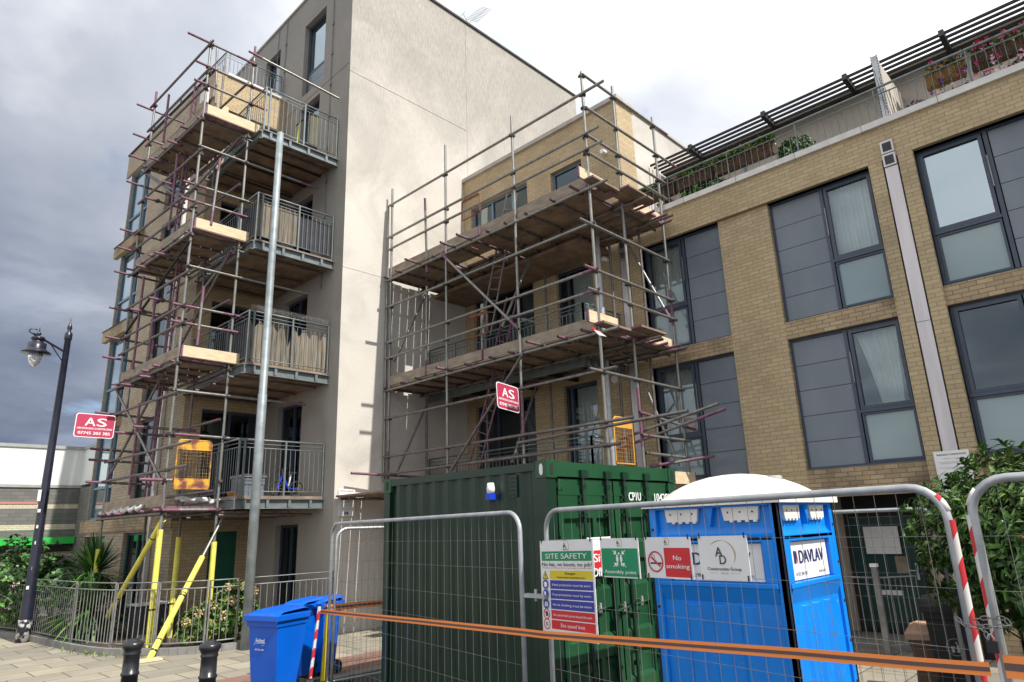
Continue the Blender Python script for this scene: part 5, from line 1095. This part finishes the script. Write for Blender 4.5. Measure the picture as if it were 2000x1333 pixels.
rows = [(.315, .405, 'sig_yellow', None, 'ink_black'), (.415, .505, 'sig_blue', 'Head protection must be worn', 'ink_white'), (.515, .605, 'sig_blue', 'Foot protection must be worn', 'ink_white'), (.615, .71, 'sig_blue', 'Hi-viz clothing must be worn', 'ink_white'), (.72, .81, 'sig_red', 'No unauthorised persons beyond this point', 'ink_white'), (.82, .91, 'sig_red', 'Site speed limit', 'ink_white')]
for i, (v0, v1, mt, tx, im) in enumerate(rows):
    s.rect(.18, .97, v0, v1, mt); vm = (v0 + v1) / 2
    if tx: s.txt(tx, .575, vm, .036 if i == 5 else .024, im, .44 if i == 5 else .70, .001)
    else: s.txt('Danger', .575, vm - .018, .024, im, .2, .001); s.txt('Construction hazardous area', .575, vm + .022, .018, im, .52, .0008)
    if i == 0: s.poly([(.03, v1), (.15, v1), (.09, v0)], 'ink_black', .001); s.poly([(.045, v1 - .006), (.135, v1 - .006), (.09, v0 + .014)], 'sig_yellow', .002); s.txt('!', .09, vm + .012, .04, 'ink_black', .015)
    elif i < 4:
        s.ring(.09, vm, 0, .062, 'sig_blue'); s.ring(.09, vm, .054, .057, 'ink_white', .003)
        if i == 1: s.ring(.09, vm + .005, 0, .028, 'ink_white', .003); s.poly([(.055, vm - .003), (.125, vm - .003), (.115, vm - .022), (.09, vm - .028), (.065, vm - .022)], 'ink_white', .004)
        if i == 2: s.poly([(.06, vm - .025), (.09, vm - .025), (.092, vm + .005), (.125, vm + .018), (.125, vm + .026), (.06, vm + .026)], 'ink_white', .003)
        if i == 3: s.poly([(.06, vm - .01), (.08, vm - .028), (.1, vm - .028), (.12, vm - .01), (.12, vm + .025), (.06, vm + .025)], 'ink_white', .003); s.poly([(.086, vm - .028), (.094, vm - .028), (.094, vm + .025), (.086, vm + .025)], 'sig_blue', .004)
    else:
        s.ring(.09, vm, .050, .062, 'sig_red')
        if i == 4: s.poly([(.07, vm - .02), (.1, vm - .03), (.12, vm), (.11, vm + .022), (.07, vm + .022)], 'ink_black'); s.poly([(.05, vm - .022), (.06, vm - .028), (.132, vm + .022), (.122, vm + .028)], 'sig_red', .004)
        else: s.txt('5', .09, vm, .035, 'ink_black', .04, .001)
s.txt('MPH', .575, .95, .018, 'ink_black', .1); s.done()
s = Sign('assembly_point_sign', 'green and white assembly point sign between the safety and no smoking signs', (1171, 1052), (1245, 1051), (1174, 1127)); s.logo(.5, .12, .09)
s.rect(.03, .97, .26, .97, 'sig_green'); s.txt('Assembly point', .5, .85, .085, 'ink_white', .82, .002)
for sx in (-1, 1):
    for sy in (-1, 1):
        c0 = (.5 + sx * .16, .52 + sy * .21); c1 = (.5 + sx * .09, .52 + sy * .135); dx, dy = c1[0] - c0[0], c1[1] - c0[1]
        s.poly([(c0[0] - .012, c0[1]), (c0[0] + .012, c0[1]), (c1[0] + .012, c1[1]), (c1[0] - .012, c1[1])], 'ink_white'); s.poly([(c1[0] - sx * .02, c1[1] - sy * .03), (c1[0] + sx * .06, c1[1] - sy * .02), (c1[0] - sx * .01, c1[1] + sy * .08)], 'ink_white', .003)
for k in (-.05, .0, .05):
    dy = .02 if k else -.04; s.ring(.5 + k, .43 + dy, 0, .022, 'ink_white', .004); 
    if k: s.poly([(.5 + k - .03, .48), (.5 + k + .03, .48), (.5 + k + .03, .58), (.5 + k + .015, .58), (.5 + k + .015, .70), (.5 + k - .015, .70), (.5 + k - .015, .58), (.5 + k - .03, .58)], 'ink_white', .003)
s.done()
s = Sign('no_smoking_sign', 'white and red no smoking sign hung third from the left', (1258, 1050), (1347, 1049), (1263, 1128)); s.logo(.48, .12, .07)
s.rect(.42, .97, .26, .96, 'sig_red'); s.txt('No', .70, .50, .115, 'ink_white', .17, .002); s.txt('smoking', .70, .70, .105, 'ink_white', .49, .002)
s.rect(.10, .35, .62, .66, 'ink_black', .002); s.ring(.22, .60, .145, .17, 'sig_red', .004); s.poly([(.11, .50), (.14, .47), (.335, .70), (.305, .73)], 'sig_red', .004); s.ring(.16, .50, .04, .046, 'ink_black', .003, a0=-1, a1=2.5); s.done()
s = Sign('builder_sign', 'white builder name board with gold swoosh, rightmost of the four', (1362, 1048), (1457, 1046), (1365, 1131)); 
ring(s.pic, s.P(.47, .42, .002), s.U, s.V * .8, s.w * .26, s.w * .285, 'sig_gold', 36, -.7, 1.45, taper=True); ring(s.pic, s.P(.47, .42, .002), s.U, s.V * .8, s.w * .27, s.w * .28, 'ink_black', 30, 1.3, 2.5, taper=True)
s.txt('A', .42, .36, .22, 'ink_black', .15, .001); s.txt('D', .49, .54, .21, 'ink_black', .13, .001); s.txt('Construction Group', .5, .75, .07, 'ink_black', .68, .0008); s.txt('SINCE 1984', .5, .85, .022, 'ink_black', .15); s.rect(.2, .37, .848, .852, 'ink_black'); s.rect(.63, .8, .848, .852, 'ink_black'); s.done()
# ---- parking signs
def parking(label, F, u0, u1, z0, z1, w, rev):
    t = thing('parking_sign', label, 'sign', tuple(F.P((u0 + u1) / 2, z0, w))); mb = MB(); F.box(mb, u0, u1, z0, z1, w - .006, w, 'sign_white'); mb.build('board', t); mb = MB(); U = F.U * rev; c = (u0 + u1) / 2; W_ = u1 - u0; H_ = z1 - z0; e = w + .002
    text(mb, 'PARKING CONDITIONS', F.P(c, z1 - H_ * .08, e), U, UP, H_ * .035, 'ink_black', W_ * .82, bold=.0015)
    for v, ln in ((.16, .5), (.24, .8), (.27, .7), (.36, .8), (.39, .5), (.47, .8), (.5, .4), (.6, .7), (.7, .8), (.74, .75)): mb.mesh([F.P(c - rev * -1 * 0 - ln * W_ / 2, z1 - H_ * v, e), F.P(c + ln * W_ / 2, z1 - H_ * v, e), F.P(c + ln * W_ / 2, z1 - H_ * (v + .008), e), F.P(c - ln * W_ / 2, z1 - H_ * (v + .008), e)], [(0, 1, 2, 3)], 'vent_grey')
    text(mb, '0345 463 4040', F.P(c, z1 - H_ * .80, e), U, UP, H_ * .02, 'ink_black', W_ * .35); F.box(mb, c - .05, c + .05, z1 - H_ * .93, z1 - H_ * .84, w, w + .002, 'sig_blue'); text(mb, 'P', F.P(c, z1 - H_ * .885, e + .002), U, UP, .04, 'ink_white', .03); mb.build('lettering', t)
parking('grey parking conditions sign on the brick pier above the bush', T, 2.13, 2.60, 2.28, 2.97, .05, -1); parking('small white parking sign low on the cream flank wall', FL, 8.19, 8.62, 2.42, 3.02, .03, 1)
# ---- things on the left balconies
def screen(label, pts, z0, z1, mat, ragged=0):
    mb = MB(); rnd = random.Random(len(label)); a, c = Vector((*pts[0], 0)), Vector((*pts[1], 0)); d = c - a; n = int(d.length / .03); up = []
    for i in range(n + 1):
        h = z1 - (abs(math.sin(i * .35)) ** 3 * ragged * .6 + rnd.random() * .04) if ragged else z1 - rnd.random() * .015
        if ragged and .42 < i / n < .56: h -= .35 * (1 - abs(i / n - .49) / .07)
        p = a + d * (i / n) + Vector((0, .006 * math.sin(i * 2.2), 0)); up += [Vector((p.x, p.y, z0 - (rnd.random() * .1 if ragged else 0))), Vector((p.x, p.y, h))]
    for i in range(n): q = [up[2 * i], up[2 * i + 2], up[2 * i + 3], up[2 * i + 1]]; mb.prism(q, Vector((0, .012, 0)) if abs(d.x) > abs(d.y) else Vector((.012, 0, 0)), mat)
    return tag(mb.build('balcony_screen'), label, 'screen', None)
screen('tidy reed screen tied behind the railings of the third balcony', [(6.12, 13.95), (7.15, 13.95)], 8.75, 9.62, 'reed'); screen('dark cloth screen beside the reed screen on the third balcony', [(7.17, 13.95), (8.05, 13.95)], 8.75, 9.58, 'cloth_dark')
screen('ragged torn reed screen on the second balcony', [(6.12, 13.95), (8.05, 13.95)], 5.62, 6.72, 'reed', .3); screen('dark side screen on the second balcony', [(6.14, 13.97), (6.14, 15.2)], 5.75, 6.68, 'cloth_dark'); screen('dark side screen on the third balcony', [(6.14, 13.97), (6.14, 15.0)], 8.75, 9.6, 'cloth_dark')
mb = MB(); rnd = random.Random(9); k = 6.15
while k < 8.05:
    for j in (-1, 0, 1): mb.tube((k, 13.89, 6.91), (k + rnd.uniform(-.01, .01), 13.89 + j * .04, 7.06), .0025, 'galv', 4)
    k += .035
tag(mb.build('bird_spikes'), 'row of bird spikes along the second balcony handrail', 'bird spikes')
def scooter(label, p, cm, wh=.06):
    t = thing('child_scooter', label, 'scooter', tuple(p)); p = Vector(p); mb = MB(); mb.tube(p + UP * .08, p + Vector((.04, 0, .75)), .02, cm, 8); mb.box(p.x - .02, p.x + .5, p.y - .05, p.y + .05, p.z + .06, p.z + .09, 'dark'); mb.build('frame', t)
    mb = MB(); mb.tube(p + Vector((.04, -.2, .76)), p + Vector((.04, .2, .76)), .016, 'dark', 8); mb.build('handlebar', t)
    for x in (0, .5): mb = MB(); mb.tube(p + Vector((x, -.02, wh)), p + Vector((x, .02, wh)), wh, 'tyre', 14); mb.build('wheel', t)
scooter('green and black child scooter on the top balcony', (7.1, 14.15, 11.5), 'green_yellow'); 
bk = thing('child_bicycle', 'small blue child bicycle on the lowest balcony behind the railings', 'bicycle', (7.2, 14.3, 2.88)); q = Vector((7.2, 14.3, 2.88))
for nm_, x in (('wheel', 0), ('wheel', .5)):
    mb = MB(); mb.path([q + Vector((x + .17 * math.cos(a), .15 * x, .18 + .17 * math.sin(a))) for a in [k * math.pi / 9 for k in range(18)]], .018, 'tyre', 6, closed=True); [mb.tube(q + Vector((x, .15 * x, .18)), q + Vector((x + .16 * math.cos(a), .15 * x, .18 + .16 * math.sin(a))), .004, 'galv', 4) for a in [k * math.pi / 4 for k in range(8)]]; mb.build(nm_, bk)
mb = MB(); mb.tube(q + Vector((0, 0, .18)), q + Vector((.12, .02, .5)), .022, 'scooter_blue', 8); mb.tube(q + Vector((.11, .02, .48)), q + Vector((.28, .05, .2)), .03, 'scooter_blue', 8); mb.tube(q + Vector((.28, .05, .2)), q + Vector((.5, .08, .18)), .018, 'scooter_blue', 8); mb.tube(q + Vector((.28, .05, .2)), q + Vector((.34, .05, .52)), .018, 'ink_white', 8); mb.build('frame', bk)
mb = MB(); mb.tube(q + Vector((.11, -.18, .62)), q + Vector((.11, .22, .62)), .014, 'dark', 8); mb.tube(q + Vector((.12, .02, .5)), q + Vector((.11, .02, .62)), .014, 'galv', 6); mb.build('handlebar', bk); mb = MB(); mb.box(q.x + .26, q.x + .44, q.y - .0, q.y + .1, q.z + .52, q.z + .56, 'dark'); mb.build('saddle', bk)
mb = MB(); mb.box(6.55, 7.0, 14.5, 15.2, 2.88, 3.32, 'panel'); mb.box(6.52, 7.03, 14.47, 15.23, 3.322, 3.38, 'vent_grey'); tag(mb.build('storage_box'), 'grey plastic storage box on the lowest balcony', 'box')
mb = MB(); mb.lathe((6.25, 14.4, 2.88), [(.09, 0), (.12, .1), (.13, .11)], 'orange_mesh', 12); tag(mb.build('plant_pot'), 'orange flower pot at the corner of the lowest balcony', 'pot')
mb = MB(); mb.obox((5.3, 16.4, .07), (.9, .1, 0), (-.05, .5, 0), (0, 0, .62), 'cloth_dark'); mb.obox((5.25, 16.35, .70), (1.0, .1, 0), (-.05, .6, 0), (0, 0, .03), 'cloth_white'); tag(mb.build('covered_box'), 'dark box with a white sheet on top behind the garden railings', 'box')
# small railing and post before the teal door
dr_ = thing('door_railing', 'low grey metal post and rails in front of the teal door', 'railings', (11.79, 3.65, 0)); mb = MB(); mb.box(11.75, 11.83, 3.61, 3.69, 0, 1.28, 'fence_grey'); mb.box(11.74, 11.84, 3.60, 3.70, 1.28, 1.33, 'sign_white'); mb.build('post', dr_)
mb = MB()
for z in (1.12, .15): mb.tube((11.79, 3.69, z), (11.79, 4.6, z), .014, 'fence_grey', 6); mb.tube((11.79, 3.61, z), (12.3, 3.2, z), .014, 'fence_grey', 6)
for k in range(1, 8): mb.tube((11.79, 3.69 + k * .115, .15), (11.79, 3.69 + k * .115, 1.12), .008, 'fence_grey', 5); mb.tube((11.79 + k * .07, 3.61 - k * .055, .15), (11.79 + k * .07, 3.61 - k * .055, 1.12), .008, 'fence_grey', 5)
mb.build('rails', dr_)
mb = MB(); mb.box(9.9, 10.12, -6, 1.5, 0, .62, 'stained_brick'); mb.box(9.88, 10.14, -6, 1.52, .622, .69, 'kerb'); tag(mb.build('garden_wall'), 'low brick garden wall beneath the glossy bush', 'wall')
# ================================================================= PLANTS
def leaf(mb, p, d, up, l, w, mat, bend=.25):
    d = d.normalized(); s = d.cross(up)
    if s.length < 1e-3: s = d.orthogonal()
    s.normalize(); u = s.cross(d).normalized(); m_ = p + d * l * .5 + u * l * .06; t = p + d * l - u * l * bend
    q = w / 2; mb.mesh([p, m_ + s * q + u * q * .35, t, m_ - s * q + u * q * .35, m_], [(0, 1, 4), (1, 2, 4), (2, 3, 4), (3, 0, 4)], mat)
def rv(r): 
    while 1:
        v = Vector((r.uniform(-1, 1), r.uniform(-1, 1), r.uniform(-1, 1)))
        if .05 < v.length < 1: return v.normalized()
def bush(t, c, rad, n, per, l, w, mats, seed, stems=14, base=None, lump=.35, part='foliage', flat=.25, inner=.35):
    r = random.Random(seed); c = Vector(c); mb = MB(); lob = [(rv(r), r.uniform(.55, 1.0)) for _ in range(9)]
    sm = MB(); base = Vector(base or (c.x, c.y, 0)); tips = []
    for i in range(n):
        v = rv(r); f = 1 - lump + lump * max([max(0, v.dot(a)) ** 3 * k for a, k in lob]) * 1.6; rr = f * (inner + (1 - inner) * r.random() ** .5); p = c + Vector((v.x * rad[0], v.y * rad[1], v.z * rad[2])) * rr
        out = (Vector((v.x, v.y, v.z + .45))).normalized(); tips.append(p)
        for k in range(per):
            a = r.uniform(0, 6.28); o = out.orthogonal().normalized(); o2 = out.cross(o); d = (o * math.cos(a) + o2 * math.sin(a)) * r.uniform(.6, 1.1) + out * r.uniform(.25, 1.0)
            leaf(mb, p + out * r.uniform(-.3, .1) * l, d, out, l * r.uniform(.7, 1.15), w * r.uniform(.8, 1.2), r.choice(mats))
    for i in range(stems): q = r.choice(tips); m_ = base.lerp(q, .5) + rv(r) * .08; sm.tube(base + rv(r) * .06, m_, .018, 'bark', 5, .012); sm.tube(m_, q, .012, 'bark', 5, .004)
    mb.build(part, t); sm.build('stem', t)
g = ['leaf_gloss', 'leaf_gloss', 'leaf_gloss', 'leaf_mid', 'leaf_dark']
t = thing('bush', 'large glossy leaved evergreen bush at the right edge, over the black bin', 'bush', (8.3, .4, 0)); bush(t, (8.6, .38, 1.72), (1.15, 1.72, 1.05), 3300, 8, .14, .048, g + ['leaf_bright', 'leaf_mid'], 5, 26, (8.7, .3, 0), .28)
rnd = random.Random(4)
for k in range(26):
    mb = MB(); v = rv(rnd); p = Vector((8.5, .45, 1.62)) + Vector((v.x * 1.1, v.y * 1.6, v.z * 1.0)); [leaf(mb, p, rv(rnd) + UP * .5, UP, .09, .03, 'leaf_red') for _ in range(4)]; mb.build('red_shoot', t)
t = thing('shrub', 'loose light green shrub behind the street lamp', 'shrub', (4.1, 20.6, 0)); bush(t, (3.9, 20.9, 1.25), (.95, 1.5, 1.0), 700, 6, .13, .085, ['leaf_bright', 'leaf_mid', 'leaf_mid', 'leaf_dark'], 11, 20, (4.2, 20.6, .05), .5)
bush(t, (4.55, 19.9, 1.15), (.6, .7, .7), 300, 6, .13, .085, ['leaf_mid', 'leaf_dark', 'leaf_mid'], 12, 8, (4.5, 19.8, .05), .5)
t = thing('hydrangea', 'yellowish hydrangea bush with fading cream flower heads behind the railings', 'shrub', (6.1, 14.1, 0)); bush(t, (6.35, 14.15, .62), (.58, .45, .52), 260, 7, .14, .07, ['leaf_bright', 'leaf_mid', 'leaf_yellow', 'leaf_bright', 'leaf_mid'], 21, 12, (6.2, 14.1, .06), .4); bush(t, (5.62, 14.05, .48), (.38, .35, .36), 100, 7, .13, .065, ['leaf_bright', 'leaf_yellow', 'leaf_mid'], 22, 6, (5.8, 14.1, .06), .4)
r = random.Random(5)
for p in [(6.05, 13.8, 1.12), (6.35, 13.75, 1.12), (6.6, 13.8, 1.0), (6.1, 13.7, .86), (6.5, 13.75, .8), (5.5, 13.75, .7), (5.3, 13.8, .55), (5.75, 13.7, .82), (5.95, 13.7, .6)]:
    mb = MB(); [leaf(mb, Vector(p) + v * .05, v, UP, .045, .05, 'petal_cream') for v in [rv(r) for _ in range(40)]]; mb.build('flower_head', t)
def cordyline(label, p, h, n, l, w, seed, trunk=.06):
    t = thing('cordyline', label, 'plant', tuple(p), 'spiky garden plants'); r = random.Random(seed); p = Vector(p); mb = MB(); top = p + UP * h; mb.tube(p, top, trunk, 'bark', 8, trunk * .8); mb.build('trunk', t); mb = MB()
    for i in range(n):
        a = r.uniform(0, 6.28); e = r.uniform(-.75, 1.45); d = Vector((math.cos(a) * math.cos(e), math.sin(a) * math.cos(e), math.sin(e))); L_ = l * r.uniform(.7, 1.1); s = d.cross(UP).normalized() if abs(d.z) < .99 else Vector((1, 0, 0)); drop = r.uniform(.05, .5) * (1 - max(0, d.z)); pts = []
        for k in range(5): f = k / 4; pts.append(top + UP * r.uniform(-.02, .02) * 0 + d * L_ * f - UP * drop * L_ * f * f)
        ws = [w * .5, w, w * .9, w * .6, .001]; vs = []; m_ = r.choice(['leaf_dark', 'leaf_mid', 'leaf_mid', 'leaf_bright', 'leaf_dark'])
        for q, ww in zip(pts, ws): vs += [q - s * ww / 2 + UP * ww * .2, q + s * ww / 2 + UP * ww * .2]
        mb.mesh(vs, [(2 * k, 2 * k + 1, 2 * k + 3, 2 * k + 2) for k in range(4)], m_)
    mb.build('leaves', t)
cordyline('tall dark spiky cordyline behind the railings, left of the brick corner', (4.75, 17.9, .06), 1.3, 400, .92, .06, 3, .1); cordyline('low spreading cordyline with bright leaves poking through the railings', (4.6, 17.3, .06), .55, 240, .95, .075, 4)
t = thing('weed_clump', 'weeds growing along the foot of the kerb', 'weeds', (4.3, 15.3, 0)); mb = MB(); r = random.Random(8)
for k in range(90):
    u = .36 + r.random() * .25; q = samp(u) + Vector((-.12 - r.random() * .12, -.1, .005)); leaf(mb, q, Vector((r.uniform(-1, 1), r.uniform(-1, 1), 1.2)), UP, r.uniform(.05, .14), .02, r.choice(['leaf_mid', 'leaf_yellow', 'leaf_bright']))
mb.build('leaves', t)
# roof terrace planting
def trough(label, y0, y1, z, mat, fl, seed, nleaf=120, green=('leaf_bright', 'leaf_yellow', 'leaf_mid'), hang=0):
    t = thing('planter', label, 'planter', (12.35, (y0 + y1) / 2, z), 'planters hung on the roof terrace railing'); mb = MB(); mb.prism([(12.26, y0, z + .14), (12.5, y0, z + .14), (12.45, y0 + .03, z - .08), (12.31, y0 + .03, z - .08)], (0, y1 - y0, 0), mat)
    for k in range(int((y1 - y0) / .09)): mb.tube((12.255, y0 + .05 + k * .09, z - .06), (12.25, y0 + .05 + k * .09 + .02, z + .13), .012, mat, 5)
    mb.build('trough', t); r = random.Random(seed); mb = MB()
    for k in range(nleaf): p = Vector((12.36 + r.uniform(-.12, .12), r.uniform(y0, y1), z + .12 + r.random() * .17)); [leaf(mb, p, rv(r) + UP * .5, UP, .085, .05, r.choice(green)) for _ in range(3)]
    for k in range(int(hang * 40)): yy = r.uniform(y0, y1); p = Vector((12.22, yy, z - r.random() * .45)); [leaf(mb, p, rv(r), UP, .05, .03, r.choice(('leaf_dark', 'leaf_mid'))) for _ in range(3)]
    mb.build('foliage', t)
    for k in range(fl[1]): mb = MB(); p = Vector((12.33 + r.uniform(-.12, .1), r.uniform(y0, y1), z + .2 + r.random() * .14)) if r.random() > hang * .25 else Vector((12.2, r.uniform(y0, y1), z - r.random() * .4)); m_ = r.choice(fl[0]); [leaf(mb, p, v, UP, .05, .05, m_) for v in [rv(r) for _ in range(5)]]; mb.build('flower', t)
for i, (y0, y1) in enumerate(((6.6, 7.5), (5.7, 6.55), (4.95, 5.6), (4.35, 4.9))):
    trough(['dark wicker planter at the far end of the roof terrace railing, beside the brick block', 'second dark wicker planter from the brick block on the roof railing', 'wicker planter of yellow green leaves in the middle of the roof railing', 'wicker planter nearest the round clipped shrub on the roof railing'][i], y0, y1, 9.22, 'wicker', (['petal_pink'], 7 if i < 2 else 0), 30 + i, 230)
trough('tan coir lined planter of pink petunias on the roof terrace railing', 1.05, 1.62, 9.22, 'coir', (['petal_pink', 'petal_violet', 'petal_white'], 34), 41, 70, hang=.8); trough('dark planter of trailing pink and violet petunias at the right end of the roof railing', .05, .95, 9.22, 'wicker', (['petal_pink', 'petal_white', 'petal_pink', 'petal_violet'], 85), 42, 110, hang=1)
def pot(label, p, rad, seed, mats, n, l, flowers=None, cat='plant', name='potted_plant'):
    t = thing(name, label, cat, tuple(p)); mb = MB(); mb.lathe(p, [(.11, 0), (.15, .22), (.16, .23), (0, .23)], 'coir', 12); mb.build('pot', t); bush(t, (p[0], p[1], p[2] + .2 + rad[2]), rad, n, 6, l, l * .5, mats, seed, 5, (p[0], p[1], p[2] + .2), .2)
    if flowers:
        r = random.Random(seed)
        for k in range(16): mb = MB(); v = rv(r); c_ = Vector((p[0] + v.x * rad[0], p[1] + v.y * rad[1], p[2] + .2 + rad[2] + v.z * rad[2])); m_ = r.choice(flowers); [leaf(mb, c_, rv(r), UP, .045, .045, m_) for _ in range(5)]; mb.build('flower', t)
pot('round clipped dark green shrub on the roof terrace', (12.62, 4.05, 8.55), (.36, .40, .36), 51, ['leaf_mid', 'leaf_bright', 'leaf_dark'], 420, .07); pot('broad bright leaved plant low behind the roof railing near the brick block', (12.6, 6.2, 8.5), (.32, .5, .26), 52, ['leaf_bright', 'leaf_bright', 'leaf_mid'], 130, .14)
pot('pale trailing plant behind the roof railing beside the scaffold', (12.6, 7.0, 8.5), (.25, .3, .25), 53, ['leaf_mid', 'leaf_yellow', 'leaf_dark'], 90, .08, ['petal_white']); pot('small leafy plant low behind the middle of the roof railing', (12.55, 5.25, 8.5), (.2, .3, .14), 54, ['leaf_bright', 'leaf_mid'], 60, .08, ['petal_cream'])
pot('tomato green plant between the troughs, low behind the roof railing', (12.5, 5.75, 8.5), (.22, .38, .22), 58, ['leaf_bright', 'leaf_mid'], 90, .10)
pot('dark pansy pot behind the roof railing right of the privacy screen', (12.55, 1.9, 8.5), (.2, .26, .2), 55, ['leaf_dark', 'leaf_mid'], 60, .08, ['petal_violet', 'petal_pink']); pot('violet flowers in a pot low behind the roof railing under the coir planter', (12.5, 1.15, 8.52), (.18, .28, .16), 56, ['leaf_mid', 'leaf_dark'], 60, .07, ['petal_violet'])
pot('pink flowers low behind the roof railing at the far right', (12.5, .3, 8.55), (.2, .25, .22), 57, ['leaf_mid', 'leaf_dark'], 60, .07, ['petal_pink'])
